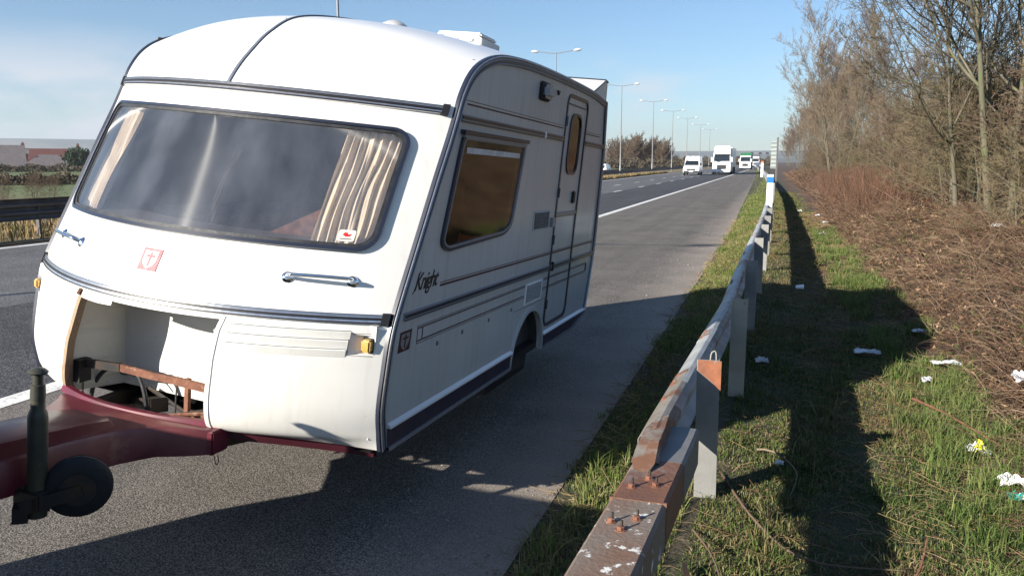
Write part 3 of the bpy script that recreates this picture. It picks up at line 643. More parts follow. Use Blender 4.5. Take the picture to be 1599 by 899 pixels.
# locker interior
YW = -.48
mb = MB(); mb.add([(-.415, YW, .17), (.99, YW, .17), (.99, YW, .70), (-.415, YW, .70)], [(0, 1, 2, 3)])
mb.strip([[(-.415, YW, z), (lock_l(z) - .02, fy(-.45, z) + .012, z)] for z in np.linspace(.17, .70, 12)])
mb.strip([[(x, YW, .702), (x, fy(x, .702) + .01, .702)] for x in np.linspace(-.45, .99, 24)]); mb.build('locker_lining', 'locker_white', cv)
mb = MB(); mb.add([(-.99, YW + .02, .10), (.99, YW + .02, .10), (.99, 0, .12), (-.99, 0, .12)], [(0, 1, 2, 3)]); mb.build('locker_floor_edge', 'black', cv)
# floor, frame and hardware under the body
mb = MB(); mb.box(-1.0, 1.0, .01, 3.42, .10, .15); fl_ = mb.build('floor_board', 'black', cv)
# offside skirt part and inner panel behind it keep the underside dark
for sg in (1, -1):
    mb = MB(); mb.bar((sg * .55, 3.3, .06), (sg * .55, 0.0, .06), .05, .09); mb.bar((sg * .52, 0, .06), (sg * .33, -.80, .12), .05, .08); mb.build('chassis_rail', 'dark_steel', cv)
mb = MB(); mb.tube([(-.8, 1.75, -.1), (.8, 1.75, .06)], .045, 10); ax_ = mb.build('axle', 'dark_steel', cv, smooth=True)
mb = MB(); mb.lathe((.72, 1.75, .06), [(.02, 0), (.115, .0), (.12, .06), (.10, .075), (.05, .08), (.05, .10), (.03, .11)], 24, (1, 0, 0)); mb.build('brake_drum', 'dark_steel', cv, smooth=True)
mb = MB(); mb.strip([[(HW - .03, *a), (.66, *a)] for a in arch]); mb.add([(.66, *a) for a in arch], [tuple(range(len(arch)))]); wh = mb.build('wheel_box', 'arch_liner', cv, smooth=True)
mb = MB(); mb.plate([(y_, z_) for y_, z_ in arch] + [(1.42, -.03), (2.08, -.03)], [], lambda u, v: (HW - .10, u, v), lambda u, v: (HW - .13, u, v)); mb.build('arch_blank', 'arch_liner', cv)  # dark plate added to stand for the shade inside the wheel arch
mb = MB(); mb.box(.55, .90, 1.32, 2.18, -.10, .10); mb.build('wheel_box', 'black', cv)  # black block added so the space below the arch reads as dark void
mb = MB(); mb.lathe((-.98, 1.75, -.15), [(.19, 0), (.29, .01), (.30, .04), (.30, .13), (.29, .16), (.19, .17)], 32, (1, 0, 0)); tw = mb.build('wheel', 'tyre', cv, smooth=True)
mb = MB(); mb.lathe((-.985, 1.75, -.15), [(.19, 0), (.18, .02), (.08, .03), (.05, .0), (.02, -.005)], 24, (1, 0, 0)); mb.build('rim', 'silver', tw, smooth=True)
for sx, sy, n in ((.72, .15, 1), (-.72, .15, 1), (.72, 3.1, -1), (-.72, 3.1, -1)):
    mb = MB(); mb.bar((sx, sy, .08), (sx - .12, sy + .42 * n, -.12), .04, .04); mb.bar((sx - .18, sy + .05 * n, .08), (sx - .12, sy + .42 * n, -.12), .03, .03); mb.bar((sx + .12, sy + .3 * n, .08), (sx - .12, sy + .42 * n, -.12), .02, .02); mb.box(sx - .17, sx - .07, sy + .38 * n - .05, sy + .38 * n + .05, -.135, -.12); mb.build('corner_steady', 'dark_steel', cv)
mb = MB(); mb.bar((-.45, -.725, .325), (-.25, -.68, .325), .02, .04); mb.build('lifting_bar', 'dark_steel', cv)
mb = MB(); mb.bar((-.25, -.68, .325), (-.07, -.66, .312), .014, .036); mb.bar((-.07, -.66, .312), (.05, -.645, .308), .014, .034); mb.bar((.05, -.645, .308), (.40, -.60, .282), .014, .040); mb.build('lifting_bar', 'rust', cv)
mb = MB(); mb.box(-.452, -.415, -.76, -.69, .235, .345); mb.build('lock_box', 'black', cv)
ch = MB()
for k in range(7):
    z = .225 - k * .013; pts = [(-.435 + .005 * math.cos(t) * (k % 2), -.72 + .005 * math.cos(t) * (1 - k % 2), z + .008 * math.sin(t)) for t in np.linspace(0, 6.28, 9)]; ch.tube(pts, .002, 4, False)
ch = ch.build('chain', 'dark_steel', cv); ch['kind'] = 'stuff'
mb = MB(); mb.tube(spline([(-.50, -.62, .07), (-.485, -.62, .13), (-.467, -.62, .19), (-.40, -.62, .272), (-.302, -.62, .313), (-.215, -.62, .298), (-.166, -.62, .228), (-.142, -.62, .13), (-.138, -.62, .03)], 30), .011, 8); mb.build('gas_hose', 'rubber', cv, smooth=True)
mb = MB(); mb.tube(spline([(-.345, -.60, .303), (-.32, -.6, .262), (-.25, -.60, .27), (-.18, -.58, .22)], 14), .004, 6); mb.build('wiring', 'rubber', cv, smooth=True)
mb = MB(); mb.bar((-.50, -.36, .02), (-.10, -.58, .14), .08, .07); mb.build('chassis_bracket', 'dark_steel', cv)
mb = MB(); mb.bar((-.40, -.55, .07), (-.26, -.58, .10), .02, .02); mb.build('latch_lever', 'rust', cv)
mb = MB(); mb.bar((.08, -.6, .315), (.082, -.6, .06), .022, .022); mb.build('bracket_post', 'rust', cv)
mb = MB(); mb.bar((.015, -.6, .28), (.01, -.6, .10), .006, .006); mb.build('linkage_rod', 'dark_steel', cv)
for a, b, r_ in (((-.22, -.52, .19), (.06, -.55, .11), .010), ((-.30, -.6, .07), (.12, -.5, .10), .008), ((.0, -.66, .12), (.40, -.45, .22), .014), ((-.05, -.7, .13), (.40, -.5, .19), .009)): mb = MB(); mb.tube([a, b], r_, 6); mb.build('linkage_rod', 'rust' if r_ < .01 else 'dark_steel', cv)
mb = MB(); mb.bar((-.95, .05, .075), (.97, .05, .075), .05, .07); mb.build('cross_member', 'dark_steel', cv)
# maroon hitch fairing
def fsec(y):
    T = [(-.77, -.485, .425, .085, .180), (-.84, -.455, .42, .09, .200), (-.90, -.40, .34, .085, .207), (-.97, -.355, .23, .08, .212), (-1.1, -.28, .16, .075, .220), (-1.3, -.235, .135, .085, .235), (-1.6, -.19, .13, .11, .25), (-2.05, -.12, .12, .14, .26)]
    a = np.array(T); return [float(np.interp(-y, -a[:, 0], a[:, k])) for k in range(1, 5)]
rows = []
for y in np.linspace(-.77, -2.05, 40):
    l, r_, zb, zt = fsec(y); rows.append([(l, y, zb), (l - .004, y, zt - .02), (l + .015, y, zt - .002), (l + .05, y, zt + .002), ((l + r_) / 2, y, zt + .008), (r_ - .03, y, zt + .004), (r_ - .008, y, zt), (r_, y, zt - .012), (r_, y, zb), ((l + r_) / 2, y, zb)])
mb = MB(); mb.strip(rows, closed=True); mb.add(rows[0], [tuple(range(10))]); mb.add(rows[-1], [tuple(range(10))]); hf = mb.build('hitch_fairing', 'maroon', cv, smooth=True)
rows = []
for y, l, r_, t in ((-1.03, -.06, .10, .20), (-1.10, -.11, .118, .268), (-1.2, -.13, .12, .285), (-1.4, -.125, .115, .305), (-1.7, -.11, .11, .33), (-2.05, -.09, .09, .33)):
    rows.append([(l, y, .16), (l + .012, y, t - .010), (l + .03, y, t), (r_ - .016, y, t), (r_ - .003, y, t - .010), (r_, y, .12)])
mb = MB(); mb.strip(rows, closed=True); mb.add(rows[-1], [tuple(range(6))]); mb.add(rows[0], [tuple(range(6))]); mb.build('raised_cover', 'maroon', hf, smooth=True)
q = np.linspace(-.49, .40, 26)
def rim_y(x): return -.775 - .10 * (1 - ((x + .045) / .445) ** 2)
mb = MB(); mb.strip([[(x, rim_y(x) + .02, .12), (x, rim_y(x) + .016, .222), (x, rim_y(x) - .006, .220), (x, rim_y(x) - .022, .195)] for x in q]); mb.add([(q[-1], rim_y(q[-1]) + a, b) for a, b in ((.02, .12), (.016, .222), (-.006, .220), (-.022, .195))], [(0, 1, 2, 3)]); mb.build('fairing_rim', 'maroon_edge', hf, smooth=True)
mb = MB(); mb.box(.36, .432, -.85, -.74, .088, .197, .006); mb.build('cross_tube', 'maroon_edge', cv, smooth=True)
mb = MB(); mb.strip([[(x, fy(x, zlow(x)) + .035, zlow(x) - .05), (x, fy(x, zlow(x)) + .03, zlow(x) + .01), (x, fy(x, zlow(x)) + .06, zlow(x) + .01), (x, fy(x, zlow(x)) + .065, zlow(x) - .05)] for x in np.linspace(.38, .99, 16)], closed=True); mb.build('front_bearer', 'maroon_dark', cv)
mb = MB(); mb.tube(spline([(.40, -.80, .09), (.41, -.80, .05), (.42, -.80, .03), (.43, -.80, .05), (.425, -.80, .075)], 14), .0022, 5); mb.build('loose_wire', 'black', cv)
mb = MB(); mb.bar((0, -1.95, .07), (0, -2.25, .05), .07, .07); mb.lathe((0, -2.27, .0), [(.045, 0), (.045, .06), (.02, .08)], 12); mb.build('coupling_head', 'dark_steel', cv)
# jockey wheel and its screw jack
px, py = .185, -1.5
mb = MB(); mb.lathe((px, py, 0), [(.034, .02), (.034, .40), (.031, .42), (.024, .435), (.024, .475), (.026, .476), (.024, .525), (.018, .528), (.018, .565)], 24)
jk = mb.build('jack_tube', 'jack_green', cv, smooth=True)
mb = MB(); mb.lathe((px, py, .563), [(.012, 0), (.030, .004), (.034, .010), (.024, .02), (.006, .025)], 20); mb.build('jack_cap', 'jack_green', jk, smooth=True)
mb = MB(); mb.box(px - .07, px + .055, py - .045, py + .06, .06, .13, .006); mb.build('jack_clamp', 'dark_steel', cv)
d2 = Vector((.72, .69, 0)); axd = Vector((.69, -.72, 0)); wc = Vector((px, py, .125)) + d2 * .135
mb = MB(); mb.lathe(wc - axd * .035, [(.06, .0), (.10, .003), (.114, .014), (.117, .020), (.112, .023), (.118, .028), (.118, .042), (.112, .047), (.117, .050), (.114, .056), (.10, .067), (.06, .07)], 36, axd); jw = mb.build('jockey_wheel', 'tyre', cv, smooth=True)
mb = MB(); mb.lathe(wc - axd * .04, [(.062, .0), (.055, .012), (.02, .0), (.02, .08), (.055, .068), (.062, .08)], 24, axd); mb.build('rim', 'dark_steel', jw, smooth=True)
mb = MB()
for s_ in (-.048, .048): mb.bar(Vector((px, py, .07)) + axd * s_ - d2 * .05, wc + axd * s_ + d2 * .012, .006, .05)
mb.bar(Vector((px, py, .045)) - d2 * .05 - axd * .05, Vector((px, py, .045)) - d2 * .05 + axd * .05, .05, .06); mb.bar(Vector((px, py, .07)) - axd * .05, Vector((px, py, .07)) + axd * .05, .09, .03)
mb.build('wheel_fork', 'dark_steel', jw)
mb = MB(); mb.tube(spline([(px - .04, py, .08), (px - .075, py - .01, .05), (px - .09, py - .02, -.01), (px - .11, py - .02, -.035)], 10), .0022, 5); mb.build('breakaway_cable', 'black', cv)
# ---- nearside details
ws2 = ring('side_window_frame', winp, grow(winp, -.022), sm, .014, 'trim_navy'); ring('frame_bead', grow(winp, .006), grow(winp, -.004), sm, .017, 'trim_grey', parent=ws2)
wi2 = grow(winp, -.010); mb = MB(); mb.plate(wi2, [], lambda u, v: (HW + .004, u, v), lambda u, v: (HW + .008, u, v)); mb.build('side_window', 'brown_glass', cv)
curtain('curtain', .1, .42, 1.0, 1.56, m='curtain_cream', yfun=lambda x, z, a: (HW - .07 - a, x + .22 * (z - 1.02) - .02, z), folds=4)
mb = MB(); mb.bar((HW - .02, .80, 1.16), (HW - .02, .82, 1.10), .01, .05); mb.build('window_stay', 'black', cv)
mb = MB(); mb.bar((HW + .014, .175, 1.605), (HW + .014, 1.235, 1.605), .03, .022); gv = mb.build('rain_guard', 'trim_navy', cv)
mb = MB(); mb.bar((HW + .012, .20, 1.585), (HW + .012, 1.22, 1.585), .02, .014); mb.build('guard_lip', 'trim_grey', gv)
mb = MB(); mb.box(HW + .009, HW + .0105, .26, 1.12, 1.50, 1.53); mb.build('window_seal_tape', 'film_plastic', cv)
def side_trim(z, ya, yb, name='side_trim'):
    mb = MB(); mb.strip([[sm(y, z - .020, -.001), sm(y, z - .018, .010), sm(y, z + .018, .010), sm(y, z + .020, -.001)] for y in (ya, yb)]); mb.box(HW, HW + .010, ya - .001, ya, z - .018, z + .018); mb.box(HW, HW + .010, yb, yb + .001, z - .018, z + .018); o = mb.build(name, 'trim_grey', cv)
    mb = MB(); mb.box(HW + .009, HW + .0145, ya, yb, z - .004, z + .011); mb.build('insert', 'trim_navy', o)
    mb = MB(); mb.box(HW + .009, HW + .013, ya, yb, z - .018, z - .013); mb.build('insert', 'trim_navy', o)
side_trim(.722, -.30, 2.09); side_trim(.722, 2.15, 2.69); side_trim(.722, 2.75, 3.47)
side_trim(1.672, .165, 1.60); side_trim(1.672, 1.62, 2.09); side_trim(1.672, 2.75, 3.40)
mb = MB(); mb.box(HW + .001, HW + .018, 1.595, 1.625, 1.650, 1.694, .003); mb.build('trim_joint', 'alu_white', cv)
def line(ya, yb, za, zb, m='print_maroon', nm='stripe', h=.0015):
    mb = MB(); mb.box(HW + .0003, HW + h, min(ya, yb), max(ya, yb), min(za, zb), max(za, zb)); mb.build(nm, m, cv)
for ya, yb in ((.09, 2.095), (2.14, 2.70), (2.74, 3.45)): line(ya, yb, .822, .833); line(ya, yb, .840, .844)
for ya, yb in ((-.13, 1.555), (1.99, 2.095), (2.14, 2.70), (2.74, 3.32)):
    line(ya, yb, .637, .644); line(ya, yb, .650, .653, 'print_black'); line(ya, yb, .573, .580); line(ya, yb, .562, .565, 'print_black')
line(-.08, -.07, .573, .644); line(-.135, -.131, .562, .653, 'print_black')
for ya, yb in ((.23, 2.07), (2.75, 3.25)): line(ya, yb, 1.742, 1.750); line(ya - .04, yb, 1.762, 1.765, 'print_black')
line(2.90 + .38, 3.33, .575, .64, 'print_maroon')
# screws
for y in (.12, .46, .88, 1.3):
    mb = MB(); mb.lathe((HW, y, .518), [(.013, 0), (.012, .004), (.006, .006)], 12, (1, 0, 0)); mb.build('vent_plug', 'plug_grey', cv, smooth=True)
# crest beside the corner, its faded twin on the nose
def crest(mp_, ox, oz, w_, h_, m1, m2, m3, shear=0., hh=.0012, parent=None, lo=.0002):
    S = lambda u, v: (ox + (u + shear * v) * w_, oz + v * h_)
    mb = MB(); fplate(mb, [S(0, 0), S(1, 0), S(1, 1), S(0, 1)], lo, hh, mp_); o = mb.build('crest_badge', m1, cv)
    sh = [(.15, .88), (.15, .45), (.25, .25), (.5, .06), (.75, .25), (.85, .45), (.85, .88)]
    mb = MB(); fplate(mb, [S(*p) for p in sh], hh, hh + .0006, mp_); mb.build('shield', m2, o)
    mb = MB()
    for r_ in ([(.45, .18), (.56, .18), (.56, .82), (.45, .82)], [(.28, .60), (.74, .60), (.74, .70), (.28, .70)]): fplate(mb, [S(*p) for p in r_], hh + .0007, hh + .0012, mp_)
    mb.build('cross', m3, o)
crest(sm, -.335, .553, .125, .098, 'print_maroon', 'trim_grey', 'print_maroon', shear=.12)
crest(fm, -.078, .838, .105, .094, 'faded_pink', 'grp_white', 'faded_pink', hh=.0035, lo=.001)
# model name in script lettering
cu = bpy.data.curves.new('script_lettering', 'FONT'); cu.body = 'Knight'; cu.size = .150; cu.shear = .45; cu.extrude = .0006; cu.offset = .0022; cu.space_character = .88
to = bpy.data.objects.new('tmp', cu); COL.objects.link(to); bpy.context.view_layer.update(); dg = bpy.context.evaluated_depsgraph_get()
tme = bpy.data.meshes.new_from_object(to.evaluated_get(dg)); bpy.data.objects.remove(to)
for v in tme.vertices: x, y, z = v.co; v.co = Vector((HW + .0012 + z, -.215 + x * .74, .835 + y * .78))
tme.materials.clear(); lt = newobj('script_lettering', tme, 'print_black', cv)
mb = MB(); mb.tube([sm(-.215 + a, .835 + b, .0016) for a, b in spline([(-.015, -.012), (.0, -.004), (.022, .03), (.045, .075), (.06, .088)], 10)], .0022, 5); mb.build('lettering_flourish', 'print_black', cv)
# vents
for z0, z1, mm in ((1.02, 1.158, 'vent_grey'), (.505, .655, 'alu_white')):
    mb = MB(); mb.box(HW, HW + .004, 1.575, 1.965, z0, z1); o = mb.build('side_vent', mm, cv)
    mb = MB(); mb.box(HW + .004, HW + .0046, 1.60, 1.94, z0 + .012, z1 - .012); mb.build('vent_opening', 'black' if mm == 'vent_grey' else 'seal_grey', o)
    n = 9
    for k in range(n):
        z = z0 + .016 + (z1 - z0 - .03) * k / (n - 1); mb = MB(); mb.add([(HW + .0046, 1.60, z - .004), (HW + .0046, 1.94, z - .004), (HW + .012, 1.94, z + .002), (HW + .012, 1.60, z + .002), (HW + .0046, 1.60, z + .003), (HW + .0046, 1.94, z + .003)], [(0, 1, 2, 3), (3, 2, 5, 4)]); mb.build('vent_slat', mm, o)
# door
di = grow(doorp, -.02)
ring('door_frame', grow(doorp, .012), grow(doorp, -.012), sm, .008, 'trim_navy')
dz = 1.10; dg_ = roundpoly([(2.245, 1.875), (2.585, 1.875), (2.585, 1.415), (2.245, 1.415)], .13, 8)
up = [p for p in rrect(2.128, 2.712, .285, 1.977, .07) if p[1] > dz + .005]; 
up = [(2.712, dz + .004)] + [p for p in up if p[0] > 2.42] + [p for p in up if p[0] <= 2.42] + [(2.128, dz + .004)]
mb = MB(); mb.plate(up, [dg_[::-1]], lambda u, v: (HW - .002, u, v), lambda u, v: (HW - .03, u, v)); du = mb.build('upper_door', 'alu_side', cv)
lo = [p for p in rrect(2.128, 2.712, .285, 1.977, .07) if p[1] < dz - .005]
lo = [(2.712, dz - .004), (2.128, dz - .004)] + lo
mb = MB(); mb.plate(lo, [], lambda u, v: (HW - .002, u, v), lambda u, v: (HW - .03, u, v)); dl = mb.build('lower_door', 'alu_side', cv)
mb = MB(); mb.box(HW - .002, HW + .004, 2.13, 2.71, dz - .004, dz + .003); mb.build('door_joint', 'trim_navy', dl)
mb = MB(); mb.box(HW - .002, HW + .006, 2.13, 2.71, dz + .01, dz + .034, .002); mb.build('door_rail', 'trim_grey', dl)
ring('window_frame', dg_, grow(dg_, .022), sm, .009, 'trim_navy', parent=du)
mb = MB(); mb.plate(dg_, [], lambda u, v: (HW - .004, u, v), lambda u, v: (HW - .001, u, v)); mb.build('door_window', 'brown_glass', du)
mb = MB(); mb.box(HW - .002, HW + .016, 2.53, 2.60, 1.19, 1.29, .012); mb.build('door_handle', 'black', du, smooth=True)
mb = MB(); mb.box(HW - .002, HW + .004, 2.16, 2.68, 1.925, 1.935); mb.build('drip_line', 'seal_grey', du)
for z in (1.80, 1.28, .93, .44):
    mb = MB(); mb.tube([(HW + .010, 2.115, z - .035), (HW + .010, 2.115, z + .035)], .009, 8); mb.box(HW, HW + .006, 2.10, 2.15, z - .03, z + .03); mb.build('hinge', 'trim_navy', cv)
mb = MB(); mb.box(HW, HW + .02, 2.0, 2.07, 1.03, 1.10, .004); mb.build('door_catch', 'trim_grey', cv, smooth=True)
mb = MB(); mb.box(HW, HW + .02, 2.155, 2.175, .69, .76, .004); mb.build('door_catch', 'black', cv)
# door lamp
mb = MB(); mb.box(HW, HW + .018, 1.40, 1.62, 1.885, 2.005, .012); al = mb.build('awning_lamp', 'black', cv, smooth=True)
mb = MB(); mb.box(HW + .012, HW + .06, 1.425, 1.60, 1.90, 1.99, .02); mb.build('lamp_lens', 'lamp_lens', al, smooth=True)
mb = MB(); mb.add([(HW + .012, 1.80, 1.985), (HW + .012, 1.86, 1.985), (HW + .012, 1.835, 1.955), (HW, 1.80, 1.985), (HW, 1.86, 1.985), (HW, 1.835, 1.955)], [(0, 1, 2), (0, 3, 4, 1), (1, 4, 5, 2), (2, 5, 3, 0)]); mb.build('awning_peg', 'black', cv)
# sill: white rail, navy skirt, silver lip
def skirt(ya, yb, zb0, zb1):
    n = 12; ys_ = np.linspace(ya, yb, n); zb = lambda y: max(zb0, float(np.interp(y, [3.0, 3.44], [zb0, zb1])) if yb > 3 else zb0)
    mb = MB(); mb.strip([[sm(y, zb(y), .001), sm(y, zb(y), .010), sm(y, .198, .007), sm(y, .205, .001)] for y in ys_]); o = mb.build('side_skirt', 'skirt_navy', cv)
    mb = MB(); mb.strip([[sm(y, zb(y) - .014, -.02), sm(y, zb(y) - .014, .018), sm(y, zb(y) + .006, .018), sm(y, zb(y) + .006, .009)] for y in ys_]); mb.build('skirt_lip', 'trim_grey', o)
    mb = MB(); mb.strip([[sm(y, .203, .0), sm(y, .203, .020), sm(y, .214, .020), sm(y, .226, .0)] for y in ys_]); mb.add([sm(ya, .203, .0), sm(ya, .203, .020), sm(ya, .214, .020), sm(ya, .226, .0)], [(0, 1, 2, 3)]); mb.build('skirt_rail', 'alu_white', o)
skirt(-.375, 1.385, .105, .105); skirt(2.115, 3.44, .105, .195)
mb = MB(); av = [(1.75 + r_ * math.cos(t), .10 + r_ * .985 * math.sin(t)) for r_, t in [(1, 0)]]
ao = [(1.75 + .378 * math.cos(t), .095 + .372 * math.sin(t)) for t in np.linspace(0, math.pi, 25)]; ai = [(1.75 + .352 * math.cos(t), .095 + .347 * math.sin(t)) for t in np.linspace(0, math.pi, 25)]
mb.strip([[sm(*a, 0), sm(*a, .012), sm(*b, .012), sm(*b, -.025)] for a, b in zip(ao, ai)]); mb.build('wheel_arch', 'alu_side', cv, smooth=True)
for ya, yb, za, zb in ((1.36, 2.105, .490, .493), (2.085, 2.088, .11, .49)): line(ya, yb, za, zb, 'seal_grey', 'panel_joint', .002)
# rear roof spoiler
mb = MB(); pr = [(2.84, 2.085), (3.26, 2.225), (3.335, 2.215), (3.365, 2.03), (3.3, 2.02)]
mb.strip([[(x, y, z) for y, z in pr] for x in (-HW + .01, 0, HW - .004)], closed=True)
mb.add([(HW - .004, y, z) for y, z in pr], [tuple(range(5))]); mb.add([(-HW + .01, y, z) for y, z in pr], [tuple(range(5))]); sp_ = mb.build('rear_spoiler', 'grp_white', cv)
mb = MB(); mb.tube([(-HW + .01, 3.26, 2.228), (HW - .004, 3.26, 2.228)], .007, 6); mb.tube([(HW, 2.90, 2.10), (HW, 3.26, 2.225), (HW, 3.335, 2.215)], .007, 6); mb.build('edge_bead', 'trim_navy', sp_, smooth=True)
# roof fittings
def roofz(x, y):
    f = 1 - (x / HW) ** 2; e = float(np.interp(y, ES[kz:kr, 0], ES[kz:kr, 1])); c = float(np.interp(y, CS[kz:kr, 0], CS[kz:kr, 1])); return e + (c - e) * f
hz = roofz(.50, 1.65) + .006
mb = MB(); mb.box(.20, .56, 1.50, 1.86, hz - .06, hz + .045, .006); hp = mb.build('roof_hatch', 'grp_white', cv)
mb = MB(); mb.box(.225, .545, 1.52, 1.83, hz + .045, hz + .078, .012); mb.build('hatch_lid', 'grp_white', hp)
for k in range(3): mb = MB(); mb.box(.23 + k * .11, .28 + k * .11, 1.488, 1.50, hz + .015, hz + .035); mb.build('hatch_clip', 'vent_grey', hp)
dzz = roofz(.03, 1.15)
mb = MB(); mb.lathe((.06, 1.22, dzz - .02), [(.05, 0), (.05, .03), (.085, .035), (.08, .05), (.05, .068), (.015, .078)], 24); mb.build('roof_ventilator', 'vent_grey', cv, smooth=True)
for k in range(14):   # rivets along the roof seam
    s_ = k0 + 2 + k * 5
    if s_ < kr: mb = MB(); mb.lathe((-.03, CS[s_, 0], CS[s_, 1]), [(.004, 0), (.003, .003)], 6, (0, -.5, 1)); mb.build('rivet', 'seal_grey', cv)
# ================================================================ CRASH BARRIER
mat('galv_plate', (.25, .235, .21), .55, m=.15, c2=(.18, .15, .125), ns=9, c3=(.17, .085, .05), n3=6, t3=(.52, .6), bump=.1, bs=25)
cb = empty('crash_barrier', (-.35, 3, 0)); tag(cb, 'long steel crash barrier along the grass verge, rusty bolted box beam at its near end', 'crash barrier')
def cbo(mb, *a, **k):
    o = mb.build(*a, **k); o.parent = cb; o.location = (.35, -3, 0); return o
def bx(y): return float(np.interp(y, [-1, 1, 2, 2.5, 3.25], [-.50, -.435, -.402, -.372, -.338]))   # box centre line
def box_section(ya, yb, m, top=True, th=.006, wdt=.185):
    mb = MB(); rows = []
    for y in np.linspace(ya, yb, 5):
        c = bx(y); l, r_ = c - wdt / 2, c + wdt / 2; zt, zb = .652, .49
        if top: pr = [(l + .012, zt), (l, zt - .012), (l, zb + .01), (l + .01, zb), (r_ - .01, zb), (r_, zb + .01), (r_, zt - .012), (r_ - .012, zt)]
        else: pr = [(l + .004, zt - .01), (l, zt - .02), (l, zb + .01), (l + .01, zb), (r_ - .01, zb), (r_, zb + .01), (r_ + .012, zt + .004), (r_ + .006, zt + .004), (r_ - .006, zb + .02), (r_ - .015, zb + .008), (l + .015, zb + .008), (l + .008, zb + .02)]
        rows.append([(x, y, z) for x, z in pr])
    mb.strip(rows, closed=True)
    if top: mb.add(rows[0], [tuple(range(len(rows[0])))])
    else:
        for r_ in (rows[0], rows[-1]):
            n = len(r_); mb.add(r_, [(0, 1, 2, n - 1), (2, 3, n - 2, n - 1), (3, 4, n - 3, n - 2), (4, 5, 8, n - 3), (5, 6, 7, 8)])
    return cbo(mb, 'box_beam', m, smooth=False)
box_section(-1.2, 2.480, 'rail_mixed'); box_section(2.487, 2.86, 'rail_rust'); o = box_section(2.862, 3.27, 'galv_dark', wdt=.188)
# joint flange
mb = MB(); mb.box(bx(2.48) - .0945, bx(2.48) + .0945, 2.479, 2.488, .486, .6545); cbo(mb, 'beam_joint', 'rail_rust')
for x, y in ((-.365, 2.673), (-.412, 2.586), (-.335, 2.62), (-.427, 2.302), (-.355, 2.342), (-.389, 2.255)):
    mb = MB(); mb.lathe((x, y, .652), [(.017, 0), (.017, .002)], 16); mb.lathe((x, y, .654), [(.0125, 0), (.0125, .009), (.010, .011)], 6); b = cbo(mb, 'hex_bolt', 'rust'); 
    mb = MB(); mb.tube([(x + .003, y, .662), (x + .004, y + .001, .684)], .0042, 6); t = mb.build('thread', 'dark_steel', b)
# corrugated beam
bl = lerp_tab([(2.9, -.395), (3.3, -.385), (4.4, -.345), (6.3, -.265), (8, -.265), (10, -.235), (17, -.135), (27, -.09), (40, -.08), (55, -.3), (73, -.62), (95, -1.15), (116, -1.75), (160, -3.0), (220, -4.3), (420, -6)])
WP = [(.018, .708), (0., .715), (-.022, .705), (-.066, .668), (-.072, .655), (-.072, .62), (-.064, .608), (-.012, .575), (-.006, .565), (-.006, .53), (-.012, .52), (-.064, .487), (-.072, .475), (-.072, .44), (-.066, .427), (-.012, .39), (-.0, .385)]
def wbeam(ya, yb, m, n=4, off=0.):
    mb = MB(); rows = []
    for y in np.linspace(ya, yb, n):
        c = bl(y) + off; rows.append([(c + x, y, z) for x, z in WP] + [(c + x + .004, y, z - .001) for x, z in WP[::-1]])
    mb.strip(rows, closed=True); n2 = len(WP)
    for r_ in (rows[0], rows[-1]): mb.add(r_, [(i, i + 1, 2 * n2 - 2 - i, 2 * n2 - 1 - i) for i in range(n2 - 1)])
    return cbo(mb, 'beam_section', m)
segs = [3.18, 3.9, 5.0, 7.3, 9.7, 12.1, 14.5, 16.9, 19.3, 22.5, 25.7, 29, 33, 37, 41, 47, 53, 61, 69, 80, 95, 110, 130, 150, 180, 220, 300, 420]
for i in range(len(segs) - 1):
    wbeam(segs[i] - .12, segs[i + 1] + .12, 'galv_plate' if i == 0 else ('galv', 'galv_clean', 'galv')[i % 3], n=6 if i < 9 else 4, off=.0 if i % 2 else -.0045)
    if i < 9 and i:
        for dy in (-.07, .07):
            mb = MB(); yy = segs[i] + dy; mb.lathe((bl(yy) - .045, yy, .688), [(.016, -.002), (.014, .006), (.006, .010)], 8, (-.6, 0, .8)); cbo(mb, 'rail_bolt', 'rust')
for yy in (3.53, 3.79): mb = MB(); mb.lathe((bl(yy) - .045, yy, .688), [(.019, -.002), (.017, .007), (.006, .012)], 8, (-.6, 0, .8)); cbo(mb, 'rail_bolt', 'rust')
# splayed transition plate landing on the box beam
mb = MB(); tp = [((-.405, 3.20, .712), (-.365, 3.22, .716)), ((-.437, 3.06, .706), (-.362, 3.07, .712)), ((-.445, 2.90, .690), (-.365, 2.92, .706)), ((-.447, 2.80, .668), (-.360, 2.78, .672)), ((-.43, 2.745, .656), (-.375, 2.725, .657))]
mb.strip([[a, b, (b[0] + .001, b[1], b[2] - .005), (a[0], a[1], a[2] - .005)] for a, b in tp], closed=True); cbo(mb, 'transition_plate', 'galv_plate')
mb = MB(); mb.strip([[(-.362, y, z), (-.350, y + .02, .60 if y > 2.85 else .655)] for y, z in ((3.22, .712), (3.07, .708), (2.92, .70), (2.80, .668))]); cbo(mb, 'transition_plate', 'rail_rust')
